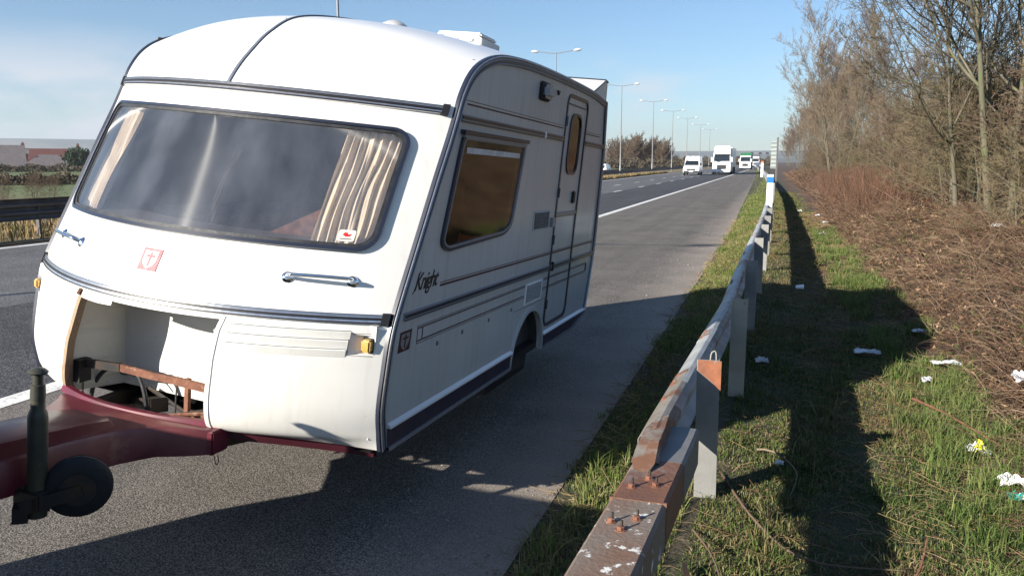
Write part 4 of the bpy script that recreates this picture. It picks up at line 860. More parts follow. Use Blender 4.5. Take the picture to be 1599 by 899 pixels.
# posts
mbp = MB(); pw, pd, th = .112, .05, .006
pr = [(-pw / 2, pd), (-pw / 2, 0), (pw / 2, 0), (pw / 2, pd), (pw / 2 - th, pd), (pw / 2 - th, th), (-pw / 2 + th, th), (-pw / 2 + th, pd)]
mbp.strip([[(x, y, z) for x, y in pr] for z in (-.15, .756)], closed=True)
mbp.add([(x, y, .756) for x, y in pr], [(0, 1, 6, 7), (1, 2, 5, 6), (2, 3, 4, 5)])
mbp.lathe((-pw / 2 + .025, 0, .70), [(.008, 0), (.006, .006)], 8, (0, -1, 0))
pyl = [4.05, 5.98, 8.4, 11.0, 13.4, 15.6, 18.2, 20.6, 23, 25.8, 28.4, 31, 34, 37, 40, 44, 48, 52, 57, 62, 68, 75, 83, 92, 103, 115, 130, 150, 175, 205]
p0 = mbp.build('post', 'galv_post'); pm = p0.data
for i, y in enumerate(pyl):
    o = p0 if i == 0 else p0.copy()
    if i: COL.objects.link(o)
    o.parent = cb; x = bl(y) + .085 + (.0 if y > 5 else .01); o.location = (x + .35, y - 3, 0); o.rotation_euler = (random.uniform(-.02, .02), random.uniform(-.015, .015), R(random.uniform(-5, 5)))
def own(o, m): o.data = o.data.copy(); o.data.materials.clear(); o.data.materials.append(MATS[m]); return o
p0['label'] = 'nearest post with an orange rusted top'
posts = [o for o in cb.children if o.name.startswith('post')]
own(posts[1], 'post_conc') if len(posts) > 1 else None
mb = MB(); x = bl(4.05) + .095; mb.add([(x - .058, 4.045, .757), (x + .058, 4.045, .757), (x + .058, 4.045, .60), (x + .02, 4.045, .64), (x - .058, 4.045, .70)], [(0, 1, 2, 3, 4)]); mb.box(x - .050, x + .050, 4.0565, 4.0585, .5, .755); cbo(mb, 'post_cap', 'post_rust')
mb = MB(); mb.tube(spline([(x + .0, 4.06, .74), (x + .005, 4.07, .79), (x + .025, 4.07, .80), (x + .03, 4.07, .75)], 10), .003, 5); cbo(mb, 'wire_hook', 'post_conc')
mb = MB(); mb.bar((-.28, 3.2, .08), (-.17, 2.7, .0), .02, .02); cbo(mb, 'loose_strut', 'dark_steel')
# central reservation barriers
def res_barrier(X, label, z0=.39, double=False):
    r0 = empty('reservation_barrier', (X, 0, 0)); tag(r0, label, 'crash barrier')
    mb = MB(); rows = []
    for y in np.r_[np.arange(-20, 120, 8), np.arange(120, 500, 40)]: rows.append([(x, y, z + .03) for x, z in WP] + [(x - .006, y, z + .03) for x, z in WP[::-1]])
    mb.strip(rows, closed=True); mb.build('beam', 'dark_rail', r0)
    m2 = MB(); m2.box(-.05, .05, -.03, .03, -.1, .72); pp = m2.build('post', 'dark_rail', r0); pp.location = (-.1, 8, 0)
    for y in np.arange(11.2, 130, 3.2): c = pp.copy(); COL.objects.link(c); c.parent = r0; c.location = (-.1, float(y), 0)
    return r0
mat('dark_rail', (.11, .105, .105), .6, m=.2, c2=(.06, .05, .048), ns=3, c3=(.14, .08, .05), n3=1.5, t3=(.55, .65))
res_barrier(-16.3, 'weathered steel barrier along the near edge of the central reservation'); res_barrier(-19.6, 'steel barrier on the far side of the central reservation, behind the lamp posts')
# marker posts
def marker(x, y, h, c, label, wd=.15, rz=0.):
    o = empty('marker_post', (x, y, 0), rz, label, 'marker post'); mb = MB(); mb.box(-wd / 2, wd / 2, -.05, .05, 0, h - .2, .008); mb.build('post_body', 'paint_white', o); mb = MB(); mb.box(-wd / 2 - .004, wd / 2 + .004, -.054, .054, h - .2, h - .06, .004); mb.build('colour_band', c, o); mb = MB(); mb.box(-wd / 2, wd / 2, -.05, .05, h - .06, h, .01); mb.build('post_top', c if c == 'marker_orange' else 'paint_white', o); return o
marker(-.075, 20.6, 1.44, 'marker_blue', 'white marker post with a blue band behind the crash barrier'); marker(-1.30, 95, 1.80, 'marker_orange', 'white marker post with an orange top beside the distant barrier', .26)

# ================================================================ LAMPS
def lamp():
    o = empty('street_lamp'); 
    mb = MB(); mb.lathe((0, 0, 0), [(.11, -.1), (.11, 1.3), (.08, 1.35), (.075, 3), (.045, 10.6), (.04, 10.75)], 12); mb.build('pole', 'lamp_steel', o, smooth=True)
    for s in (-1, 1):
        mb = MB(); mb.tube(spline([(0, 0, 10.66), (s * .6, 0, 10.72), (s * 1.55, 0, 10.86)], 8), .03, 6); mb.build('arm', 'lamp_steel', o, smooth=True)
        mb = MB(); mb.lathe((s * 1.5, 0, 10.86), [(.03, 0), (.09, .08), (.13, .3), (.12, .5), (.06, .64), (.01, .66)], 12, (s, 0, .09)); hd = mb.build('lamp_head', 'lamp_glass', o, smooth=True)
    return o
l0 = lamp(); LY = [(31, 'lamp post whose shaft rises behind the caravan roof'), (66.6, 'lamp post standing nearest the caravan spoiler, tallest of those fully in view above the roof'), (97.2, 'second lamp post with both arms seen, just right of the caravan rear edge'), (124, 'lamp post in front of the left part of the brown bare trees'), (148.5, 'lamp post in front of the right part of the brown bare trees'), (174, 'lamp post at the right end of the brown bare trees'), (206, 'small lamp post just left of the white lorry'), (236, 'lamp post behind the white lorry')]
for i, (y, lb) in enumerate(LY):
    o = l0 if i == 0 else copy_tree(l0); o.location = (-17.8, y, .0); tag(o, lb, 'lamp post', 'double armed lamp posts in the central reservation')
o = copy_tree(l0); o.location = (-17.8, -4, 0); tag(o, 'lamp post behind the photographer, outside the left of the view', 'lamp post', 'double armed lamp posts in the central reservation')

# ================================================================ VEHICLES
def vehicle(name, label, cat, prof, wid, top_in, paint, loc, rz=0, wheels=(), screen=None, sides=(), rear=None, group=None, wr=.33, extras=None, z_belt=1.):
    """prof: closed side outline (y back from the nose, z). Width narrows above the belt line."""
    o = empty(name, loc, rz, label, cat, group); H_ = max(z for _, z in prof)
    hw = lambda z: wid / 2 - (top_in * max(0, z - z_belt) / max(.01, H_ - z_belt))
    cut = []
    mb = MB(); n = len(prof)
    tri = tessellate_polygon([[Vector((a, b, 0)) for a, b in prof]])
    vs = [(-hw(z), y, z) for y, z in prof] + [(-hw(z) + .07, y, z) for y, z in prof] + [(hw(z) - .07, y, z) for y, z in prof] + [(hw(z), y, z) for y, z in prof]
    # rounded shoulder: inner rows bulge outwards a little
    cy = sum(p[0] for p in prof) / n; cz = sum(p[1] for p in prof) / n
    def push(v): 
        d = Vector((0, v[1] - cy, v[2] - cz)); d.normalize(); return (v[0], v[1] + d.y * .04, v[2] + d.z * .04)
    vs = vs[:n] + [push(v) for v in vs[n:3 * n]] + vs[3 * n:]
    fs = [tuple(t) for t in tri] + [tuple(i + 3 * n for i in t[::-1]) for t in tri]
    for k in range(3):
        for i in range(n): j = (i + 1) % n; fs.append((k * n + i, k * n + j, (k + 1) * n + j, (k + 1) * n + i))
    mb.add(vs, fs); mb.build('body', paint, o)
    for (nm, m_, quads) in sides:      # panels given as side-plane polygons, mirrored
        for s in (-1, 1):
            mb = MB(); q = [(s * (hw(z) + .004), y, z) for y, z in quads]; q2 = [(s * (hw(z) - .01), y, z) for y, z in quads]; mb.add(q + q2, [tuple(range(len(q))), tuple(range(len(q), 2 * len(q)))] + [(i, (i + 1) % len(q), (i + 1) % len(q) + len(q), i + len(q)) for i in range(len(q))]); mb.build(nm, m_, o)
    if screen:
        (y0, z0), (y1, z1) = screen; mb = MB(); a, b = hw(z0) - .10, hw(z1) - .12
        mb.add([(-a, y0 - .055, z0), (a, y0 - .055, z0), (b, y1 - .055, z1), (-b, y1 - .055, z1), (-a, y0 + .03, z0), (a, y0 + .03, z0), (b, y1 + .03, z1), (-b, y1 + .03, z1)], [(0, 1, 2, 3), (0, 1, 5, 4), (1, 2, 6, 5), (2, 3, 7, 6), (3, 0, 4, 7)]); mb.build('windscreen', 'windscreen', o)
    for wy in wheels:
        for s in (-1, 1):
            mb = MB(); c = (s * (wid / 2 - .20), wy, wr); mb.lathe(c, [(wr * .62, 0), (wr * .96, .0), (wr, .03), (wr, .18), (wr * .96, .215), (wr * .62, .215)], 20, (s, 0, 0)); t = mb.build('wheel', 'tyre', o, smooth=True)
            mb = MB(); mb.lathe(c, [(wr * .62, .21), (wr * .5, .19), (wr * .15, .2)], 16, (s, 0, 0)); mb.build('rim', 'silver', t, smooth=True)
    for e in (extras or []):
        nm, m_, b = e; mb = MB(); mb.box(*b, .012 if min(b[1] - b[0], b[3] - b[2], b[5] - b[4]) > .05 else 0); mb.build(nm, m_, o)
    return o
vanp = [(0, .35), (-.02, .62), (.05, .95), (.75, 1.22), (1.45, 1.98), (1.85, 2.42), (5.6, 2.45), (5.8, 2.3), (5.85, .4)]
VE = [('grille', 'plastic_black', (-.55, .55, -.075, .0, .62, .86)), ('bumper', 'plastic_black', (-.95, .95, -.10, .1, .34, .58)), ('headlight', 'head_lamp', (-.92, -.60, -.075, .05, .74, .98)), ('headlight', 'head_lamp', (.60, .92, -.075, .05, .74, .98)), ('number_plate', 'plate_white', (-.26, .26, -.12, -.10, .44, .55)), ('wing_mirror', 'plastic_black', (-1.22, -1.0, 1.2, 1.3, 1.25, 1.55)), ('wing_mirror', 'plastic_black', (1.0, 1.22, 1.2, 1.3, 1.25, 1.55)), ('emblem', 'chrome', (-.09, .09, -.085, -.07, .70, .80))]
vehicle('panel_van', 'white panel van in the middle lane, left of the white lorry', 'van', vanp, 2.02, .16, 'paint_white', (-10.2, 106, 0), 0, (.95, 4.6), ((.80, 1.28), (1.40, 1.92)), [('side_window', 'windscreen', [(1.25, 1.35), (1.65, 1.88), (2.2, 1.88), (2.2, 1.35)])], extras=VE)
def lorry(label, loc, cabm, trailm, roof, tw=2.5, th=4.0, cabh=3.0):
    cabp = [(0, .45), (-.02, 1.5), (.03, 1.75), (.28, 2.75), (.55, cabh), (2.2, cabh), (2.25, .45)]
    E_ = [('grille', 'plastic_black', (-.62, .62, -.075, .0, .72, 1.30)), ('headlight', 'head_lamp', (-1.12, -.78, -.08, .0, .66, .98)), ('headlight', 'head_lamp', (.78, 1.12, -.08, .0, .66, .98)), ('number_plate', 'plate_white', (-.26, .26, -.10, -.075, .52, .64)), ('bumper', cabm, (-1.2, 1.2, -.09, .3, .34, .62)), ('sun_visor', 'plastic_black', (-1.05, 1.05, -.10, .25, 2.70, 2.78)), ('trailer', trailm, (-tw / 2, tw / 2, 2.7, 14.5, 1.0, th)), ('trailer_frame', 'dark_steel', (-.5, .5, 2.2, 14.3, .7, 1.0)), ('wing_mirror', cabm, (-1.45, -1.25, -.05, .1, 1.7, 2.35)), ('wing_mirror', cabm, (1.25, 1.45, -.05, .1, 1.7, 2.35)), ('side_skirt', cabm, (-1.2, -1.1, 2.3, 5, .4, 1.0)), ('side_skirt', cabm, (1.1, 1.2, 2.3, 5, .4, 1.0)), ('emblem', 'chrome', (-.12, .12, -.085, -.07, 1.36, 1.5))]
    o = vehicle('articulated_lorry', label, 'lorry', cabp, 2.46, .10, cabm, loc, 0, (1.1, 5.2, 11.5, 12.8), ((.04, 1.80), (.25, 2.62)), [('side_window', 'windscreen', [(.45, 1.85), (.65, 2.5), (1.3, 2.5), (1.3, 1.85)])], extras=E_, wr=.5)
    if roof:
        mb = MB(); rows = [[(-1.12, .35, cabh - .03), (-1.05, .75, cabh + .35), (-1.0, 1.15, cabh + .88), (-1.0, 2.1, cabh + .92), (-1.1, 2.15, cabh - .03)]]; rows.append([(-x, y, z) for x, y, z in rows[0]]); mb.strip(rows, closed=True); mb.add(rows[0], [tuple(range(5))]); mb.add(rows[1], [tuple(range(5))]); r_ = mb.build('wind_deflector', cabm, o); mb = MB(); mb.box(-.45, .45, .62, .74, cabh + .10, cabh + .2); mb.build('roof_lettering', 'vent_grey', r_)
        mb = MB(); mb.bar((-1.1, 1.0, cabh), (-1.1, 1.0, cabh + 1.05), .03, .03); mb.bar((1.1, 1.0, cabh), (1.1, 1.0, cabh + 1.05), .03, .03); mb.build('air_horn_bar', 'chrome', o)
    return o
lorry('large white articulated lorry with a tall roof deflector in the slow lane', (-6.95, 115, 0), 'paint_white', 'paint_white', True, th=3.7)
lorry('white lorry with a green curtain trailer, farther back in the slow lane', (-6.3, 190, 0), 'paint_white', 'truck_green', False, th=3.75, cabh=3.0)
lorry('grey lorry far behind the green trailer', (-6.5, 300, 0), 'vent_grey', 'vent_grey', False, th=3.6)
carp = [(0, .3), (-.03, .55), (.08, .78), (1.1, .95), (1.75, 1.38), (2.3, 1.46), (3.3, 1.44), (4.0, 1.1), (4.35, 1.0), (4.4, .35)]
CE = lambda m: [('grille', 'plastic_black', (-.4, .4, -.075, .0, .50, .68)), ('headlight', 'head_lamp', (-.82, -.5, -.06, .1, .58, .74)), ('headlight', 'head_lamp', (.5, .82, -.06, .1, .58, .74)), ('number_plate', 'plate_white', (-.26, .26, -.10, -.07, .36, .47)), ('tail_light', 'red', (-.86, -.6, 4.38, 4.46, .8, .95)), ('tail_light', 'red', (.6, .86, 4.38, 4.46, .8, .95)), ('wing_mirror', m, (-1.05, -.88, 1.5, 1.62, .95, 1.1)), ('wing_mirror', m, (.88, 1.05, 1.5, 1.62, .95, 1.1))]
SW = [('side_window', 'windscreen', [(1.5, 1.0), (1.9, 1.36), (2.7, 1.38), (2.7, 1.0)]), ('side_window', 'windscreen', [(2.78, 1.0), (2.78, 1.38), (3.35, 1.36), (3.75, 1.08)])]
vehicle('car', 'dark car far away in the queue of traffic right of the green lorry', 'car', carp, 1.8, .22, 'car_paint', (-4.6, 270, 0), 0, (.85, 3.45), ((1.15, .98), (1.72, 1.34)), SW, extras=CE('car_paint'))
vehicle('car', 'small silver car far away in the queue of traffic', 'car', carp, 1.8, .22, 'silver', (-4.4, 235, 0), 0, (.85, 3.45), ((1.15, .98), (1.72, 1.34)), SW, extras=CE('silver'))
hatch = [(0, .3), (-.03, .55), (.08, .9), (1.0, 1.05), (1.55, 1.5), (2.1, 1.66), (3.8, 1.66), (4.15, 1.3), (4.25, .9), (4.25, .35)]
o = vehicle('car', 'white estate car driving away on the opposite carriageway behind the reservation barrier', 'car', hatch, 1.8, .18, 'paint_white', (-17.9 - 4.6, 112, -.25), math.pi, (.85, 3.4), ((1.05, 1.08), (1.52, 1.46)), SW, extras=CE('paint_white') + [('rear_window', 'windscreen', (-.6, .6, 4.08, 4.28, 1.12, 1.5)), ('rear_plate', 'plate_yellow', (-.26, .26, 4.26, 4.31, .7, .82))])
# the tow car that stands in front of the caravan, out of the view; it throws the shadow along the bottom
tow = [(4.5, .3), (4.5, .75), (4.42, .98), (3.3, 1.08), (2.5, 1.42), (1.9, 1.47), (.35, 1.43), (.12, 1.32), (.02, .95), (0, .35)]
tc_ = empty('tow_car', (-3.0, 1.28, 0), R(-184), 'dark estate car hitched in front of the caravan', 'car')
mb = MB(); n = len(tow); hwf = lambda z: .90 - .16 * max(0, z - .95) / .5
vs = [(s * hwf(z), y, z) for s in (-1, 1) for y, z in tow]; tri = tessellate_polygon([[Vector((a, b, 0)) for a, b in tow]]); mb.add(vs, [tuple(t) for t in tri] + [tuple(i + n for i in t) for t in tri] + [(i, (i + 1) % n, (i + 1) % n + n, i + n) for i in range(n)]); mb.build('body', 'car_paint', tc_)
for wy in (.95, 3.6):
    for s in (-1, 1): mb = MB(); mb.lathe((s * .72, wy, .32), [(.2, 0), (.31, 0), (.32, .03), (.32, .17), (.31, .2), (.2, .2)], 20, (s, 0, 0)); mb.build('wheel', 'tyre', tc_, smooth=True)
mb = MB(); mb.box(-.6, .6, -.01, .02, 1.0, 1.3); mb.build('rear_window', 'windscreen', tc_)
# distant gantry and sign
g = empty('overhead_gantry', (0, 480, 0), 0, 'thin steel gantry over the road in the far distance', 'gantry')
mb = MB(); mb.box(-19, -1, -.15, .15, 6.3, 6.7); mb.build('cross_beam', 'lamp_steel', g)
for x in (-18.8, -1.2): mb = MB(); mb.box(x - .2, x + .2, -.2, .2, 0, 7); mb.build('column', 'lamp_steel', g)
for x in (-12.5, -8.0, -4.2): mb = MB(); mb.box(x - .8, x + .8, -.3, -.15, 5.9, 7.0); mb.build('signal_panel', 'car_paint', g)
sgn = empty('road_sign', (.14, 62, 0), R(-66), 'grey back of a tall road sign with stiffening rails, seen edge on beside the wood', 'sign')
mb = MB(); mb.box(-1.0, .0, -.02, .02, 1.25, 3.2); mb.build('panel', 'sign_back', sgn)
for z in np.linspace(1.35, 3.1, 7): mb = MB(); mb.box(-.98, -.02, -.06, -.02, z - .03, z + .03); mb.build('rail', 'lamp_steel', sgn)
mb = MB(); mb.box(.0, .09, -.05, .05, -.1, 3.5); mb.build('sign_post', 'lamp_steel', sgn)

# ================================================================ HOUSES AND FIELDS ON THE LEFT
def polar(az, d): return (-d * math.sin(R(az)), d * math.cos(R(az)))
def bungalow(az, d, w_, dp, hw_, hr, roofm, label, wallm='render_wall', hip=True, rz=0., chim=None, z0=-2.7):
    x, y = polar(az, d); o = empty('house', (x, y, z0), R(az + rz), label, 'house')
    mb = MB(); mb.box(-w_ / 2, w_ / 2, -dp / 2, dp / 2, 0, hw_); mb.build('wall', wallm, o)
    e = .4; q = dp / 2 if hip else .0; A = [(-w_ / 2 - e, -dp / 2 - e, hw_), (w_ / 2 + e, -dp / 2 - e, hw_), (w_ / 2 + e, dp / 2 + e, hw_), (-w_ / 2 - e, dp / 2 + e, hw_), (-w_ / 2 - e + q, 0, hr), (w_ / 2 + e - q, 0, hr)]
    mb = MB(); mb.add(A, [(0, 1, 5, 4), (2, 3, 4, 5), (1, 2, 5), (3, 0, 4), (0, 3, 2, 1)]); r_ = mb.build('roof', roofm, o)
    if chim: mb = MB(); mb.box(chim - .4, chim + .4, -.4, .4, hr - 1.5, hr + 1.2); mb.box(chim - .22, chim - .02, -.1, .1, hr + 1.2, hr + 1.6); mb.box(chim + .05, chim + .25, -.1, .1, hr + 1.2, hr + 1.6); mb.build('chimney', 'brick_wall', r_)
    for k in range(max(2, int(w_ / 3.2))):
        xx = -w_ / 2 + (k + .5) * w_ / max(2, int(w_ / 3.2)); mb = MB(); mb.box(xx - .75, xx + .75, -dp / 2 - .06, -dp / 2 - .002, .9, 2.1); f = mb.build('window', 'paint_white', o); mb = MB(); mb.box(xx - .65, xx + .65, -dp / 2 - .09, -dp / 2 - .06, 1.0, 2.0); mb.build('pane', 'windscreen', f)
    return o
HD = 250
bungalow(47.9, HD, 13.5, 10, 2.4, 6.3, 'roof_slate', 'bungalow with a hipped grey slate roof beyond the field', chim=None, rz=4)
bungalow(47.6, HD + 22, 15, 8, 3.0, 8.2, 'roof_tile', 'house whose red tiled roof shows above the grey hipped roof', hip=False, chim=6.5)
bungalow(50.7, HD - 8, 13, 9, 3.2, 8.6, 'roof_slate', 'brick house with a grey roof at the far left edge', wallm='brick_wall', hip=False, chim=-6)
bungalow(49.35, HD + 2, 3.4, 6, 6.5, 8.0, 'roof_slate', 'narrow red brick gable end with a chimney left of the hipped roof', wallm='brick_wall', hip=False, chim=.8)
def far_bush(x, y, rx, h, m, label, cat='tree', name='bush', nleaf=2500, group=None):
    o = empty(name, (x, y, 0), 0, label, cat, group); a = rng.normal(size=(nleaf, 3)); a /= np.linalg.norm(a, axis=1, keepdims=True); a *= (rng.random((nleaf, 1)) ** .35)
    a *= (1 + .22 * np.sin(a[:, :1] * 7) * np.cos(a[:, 1:2] * 9)); c = a * np.array([rx, rx, h * .47]) + np.array([0, 0, h * .53]); s = rx * .09; d = rng.normal(size=(nleaf, 3, 3)) * s; V = (c[:, None] + d).reshape(-1, 3); fast('crown', V, np.arange(nleaf * 3).reshape(-1, 3), m, o)
    mb = MB(); mb.lathe((0, 0, -.3), [(rx * .09, 0), (rx * .05, h * .5)], 8); mb.build('trunk', 'bark', o); return o
x, y = polar(46.3, 236); far_bush(x, y, 3.1, 5.4, 'leaf_dark', 'dense round evergreen tree beside the red roofed house', 'tree', 'evergreen_tree')
def hedge(az0, az1, d0, d1, h, th, m, label, n=5000, cat='hedge', zz=0., z0=0.):
    o = empty('hedge', (0, 0, 0), 0, label, cat); t = rng.random(n); az = az0 + (az1 - az0) * t; d = d0 + (d1 - d0) * t + rng.normal(size=n) * th; z = rng.random(n) * h * (1 + .25 * np.sin(t * 60)) + z0
    c = np.stack([-d * np.sin(np.radians(az)), d * np.cos(np.radians(az)), z], -1); s = h * .12; V = (c[:, None] + rng.normal(size=(n, 3, 3)) * s).reshape(-1, 3); f = fast('foliage', V, np.arange(n * 3).reshape(-1, 3), m, o); f['kind'] = 'stuff'; return o
hedge(40, 56, 74, 74, .75, .8, 'hedge_brown', 'low brown hedge crossing the near field', 9000)
hedge(40, 56, 165, 165, 1.1, 1.5, 'hedge_brown', 'dark hedge along the far side of the field below the houses', 9000)
hedge(38, 56, 225, 225, 1.3, 2., 'leaf_dark', 'garden hedge in front of the houses', 5000, z0=-1.0)
# rough golden grass and scrub of the reservation and far verge
def blades(name, n, xf, yf, hf, wf, tones, m='grassblade', lean=.6, zf=None, kind='stuff', curl=.5):
    x = xf(n); y = yf(n); x, y = (x, y)
    h = hf(x, y, n); wd = wf(x, y, n); a = rng.random(n) * 6.283; ln = np.abs(rng.normal(size=n)) * lean * h; z = np.array([zf(i, j) for i, j in zip(x, y)]) if zf is not None else np.zeros(n)
    dx, dy = np.cos(a), np.sin(a); b = rng.random(n) * 6.283; px_, py_ = np.cos(b) * wd / 2, np.sin(b) * wd / 2
    P = np.empty((n, 5, 3)); P[:, 0] = np.stack([x - px_, y - py_, z - .01], -1); P[:, 1] = np.stack([x + px_, y + py_, z - .01], -1)
    mx = x + dx * ln * .35; my = y + dy * ln * .35; mz = z + h * .6; P[:, 2] = np.stack([mx - px_ * .8, my - py_ * .8, mz], -1); P[:, 3] = np.stack([mx + px_ * .8, my + py_ * .8, mz], -1); P[:, 4] = np.stack([x + dx * ln, y + dy * ln, z + h * (1 - .35 * np.minimum(1, ln / (h + 1e-6)) * curl)], -1)
    base = np.arange(n)[:, None] * 5; F = np.concatenate([base + np.array([[0, 1, 3]]), base + np.array([[0, 3, 2]]), base + np.array([[2, 3, 4]])])
    tn = tones(x, y, n); o = fast(name, P.reshape(-1, 3), F, m, tone=np.repeat(tn, 5, axis=0)); o['kind'] = kind; return o
def pal(cols, pw=None):
    C = np.array(cols)
    def f(x, y, n):
        k = np.sin(x * 3.1 + np.sin(y * 1.7) * 2) * .5 + np.sin(y * 2.3 + x * 1.1) * .5; u = np.clip(rng.random(n) * .75 + .125 + k * .22, 0, .999) * len(C); return C[u.astype(int)] * (.75 + .5 * rng.random((n, 1)))
    return f
blades('reservation_grass', 20000, lambda n: -20.8 + rng.random(n) * 5.3, lambda n: 6 + rng.random(n) ** 1.5 * 120, lambda x, y, n: .12 + rng.random(n) * .22, lambda x, y, n: .02 + y * .0004, pal([(.34, .24, .12), (.28, .19, .09), (.16, .12, .05), (.12, .12, .04)]), zf=lambda a, b: .03)
# ================================================================ GRASS, BRAMBLES, TREES
greens = [(.045, .075, .016), (.065, .105, .02), (.095, .135, .03), (.14, .155, .05), (.22, .19, .09), (.28, .21, .12)]
def gy(n): return 1.2 + (rng.random(n) ** 2.0) * 60
def strip_x(n): return None
def sample_strip(n, x0f, x1f, y0, y1, p=2.0):
    y = y0 + rng.random(n) ** p * (y1 - y0); x = np.array([x0f(v) for v in y]); x1 = np.array([x1f(v) for v in y]); return x + (x1 - x) * rng.random(n), y
def grass_patch(name, n, x0f, x1f, y0, y1, h0, h1, tones, w0=.003, label=None, p=2., lean=.7):
    x, y = sample_strip(n, x0f, x1f, y0, y1, p)
    far = 1 + y * .09
    o = blades(name, n, lambda k: x, lambda k: y, lambda a, b, k: (h0 + (h1 - h0) * rng.random(k) ** 1.6) * (.35 + .75 * (np.sin(a * 5 + b * 2.1) * np.sin(b * 3.7 - a * 2) * .5 + .5)) * (.55 + .9 * (np.sin(a * 13 + b * 9) * np.sin(b * 11) > .55)), lambda a, b, k: w0 * far, tones, lean=lean, zf=vergeZ)
    if label: o['label'] = label
    return o
grass_patch('verge_grass', 80000, lambda y: edgeX(y) + .02 + .07 * math.sin(y * 2.2) + .05 * math.sin(y * 7) + .03 * math.sin(y * 23), lambda y: bl(max(y, 3)) + .02, 1.6, 45, .03, .12, pal(greens[1:5]), .0034, p=2.1)
grass_patch('verge_grass', 12000, lambda y: edgeX(y), lambda y: bl(y) + .1, 40, 200, .06, .12, pal(greens[1:5]), .004, p=1.3)
grass_patch('verge_grass', 90000, lambda y: bl(max(y, 3)) + .1, lambda y: 1.30 + .12 * math.sin(y * 1.1) + .08 * math.sin(y * 3.3), 2.6, 50, .03, .10, pal([(.035, .055, .015), (.05, .08, .018), (.075, .105, .025), (.13, .12, .05), (.20, .155, .085), (.11, .08, .04)]), .0036, p=1.9, lean=1.0)
grass_patch('verge_grass', 54000, lambda y: bl(max(y, 3)) + .08, lambda y: 1.35 + .12 * math.sin(y * 1.1), 2.3, 9, .02, .065, pal([(.035, .055, .015), (.05, .085, .018), (.075, .115, .025), (.12, .125, .045), (.15, .12, .06)]), .0040, p=1.2, lean=1.3)
# scattered taller tufts
nt_ = 200; tx, ty = sample_strip(nt_, lambda y: .95, lambda y: 1.55, 3.2, 22, 1.5); k = 90
X = np.repeat(tx, k) + rng.normal(size=nt_ * k) * .05; Y = np.repeat(ty, k) + rng.normal(size=nt_ * k) * .05
blades('grass_tufts', nt_ * k, lambda n: X, lambda n: Y, lambda a, b, n: .05 + .13 * rng.random(n), lambda a, b, n: .003 + b * .0003, pal([(.06, .10, .022), (.09, .135, .035), (.15, .165, .055), (.07, .09, .03)]), lean=.9, zf=vergeZ)
# fallen straw and dead stalks on the verge
def stalks(name, n, x, y, Lr, rad, elev, tones, K=4, droop=.4, zoff=0., sides=3, kind='stuff', label=None, az=None):
    a = rng.random(n) * 6.283 if az is None else az; Ln = Lr(n); el = elev(n); z = np.array([vergeZ(i, j) for i, j in zip(x, y)]) + zoff
    t = np.linspace(0, 1, K)[None, :]; bend = rng.normal(size=(n, 1)) * .5
    aa = a[:, None] + bend * t; P = np.empty((n, K, 3)); hor = np.cos(el)[:, None] * Ln[:, None] * t
    P[:, :, 0] = x[:, None] + np.cos(aa) * hor; P[:, :, 1] = y[:, None] + np.sin(aa) * hor
    z = z + (np.clip((x - 1.7) / .8, 0, 1) * .32 * (np.sin(x * 2.7 + y * .9) * np.sin(y * 1.7 - x) * .5 + .5) if name.startswith('bramb') else 0); P[:, :, 2] = z[:, None] + Ln[:, None] * (np.sin(el)[:, None] * t - droop * t * t * (1 + .5 * rng.normal(size=(n, 1)))); gz = np.interp(P[:, :, 0], [-2, -1, 1.2, 1.9, 3, 5, 9, 60], [0, 0, -.06, .10, .45, .75, 1.05, 1.2]) + .01
    P[:, :, 2] = np.maximum(P[:, :, 2], gz + .01 * rng.random((n, 1))); Rr = rad(y)[:, None] * (1 - .6 * t) * np.ones((n, 1))
    V, F = tubes_np(P, Rr, sides); tn = np.repeat(tones(x, y, n), K * sides, axis=0); o = fast(name, V, F, 'stem', tone=tn); o['kind'] = kind
    if label: o['label'] = label
    return o
n = 5500; x, y = sample_strip(n, lambda y: edgeX(y) - .05, lambda y: bl(max(y, 3)), 1.8, 25, 1.7)
stalks('dead_stalks', n, x, y, lambda n: .05 + .15 * rng.random(n) ** 2, lambda y: .0012 + y * .00018, lambda n: .1 + .7 * rng.random(n), pal([(.34, .27, .13), (.28, .20, .10), (.20, .13, .07)]), droop=.2)
n = 7500; x, y = sample_strip(n, lambda y: -.2, lambda y: 1.7, 2.6, 30, 1.7); x = x + .35 * (rng.random(n) < .4) * (1.5 - x)
stalks('dead_stalks', n, x, y, lambda n: .06 + .22 * rng.random(n) ** 2, lambda y: .0012 + y * .00018, lambda n: .05 + .5 * rng.random(n), pal([(.30, .22, .12), (.24, .15, .08), (.16, .09, .05)]), droop=.25)
# brambles: arching reddish stems over the bank
brown = [(.075, .045, .03), (.11, .065, .042), (.15, .095, .062), (.22, .15, .10), (.045, .03, .022), (.12, .058, .04)]
def bram(name, n, xa, xb, ya, yb, L0, L1, e0, e1, r0, p=1.6, droop=.45, zo=0., tones=None, K=5):
    x, y = sample_strip(n, xa, xb, ya, yb, p); return stalks(name, n, x, y, lambda n: L0 + (L1 - L0) * rng.random(n), lambda y: r0 * (1 + y * .035), lambda n: e0 + (e1 - e0) * rng.random(n), pal(tones or brown), K=K, droop=droop, zoff=zo)
bram('brambles', 13000, lambda y: 1.58, lambda y: 3.3 + y * .03, 4.2, 34, .18, .60, .15, 1.1, .0024)
bram('brambles', 350, lambda y: 1.8, lambda y: 3.8, 5, 26, .5, 1.0, .4, 1.0, .0034, tones=[(.09, .055, .04), (.15, .10, .07), (.20, .15, .10)], K=9)
bram('brambles', 5500, lambda y: 1.55, lambda y: 5.5, 20, 110, .5, 1.2, .4, 1.15, .0034, p=1.2)
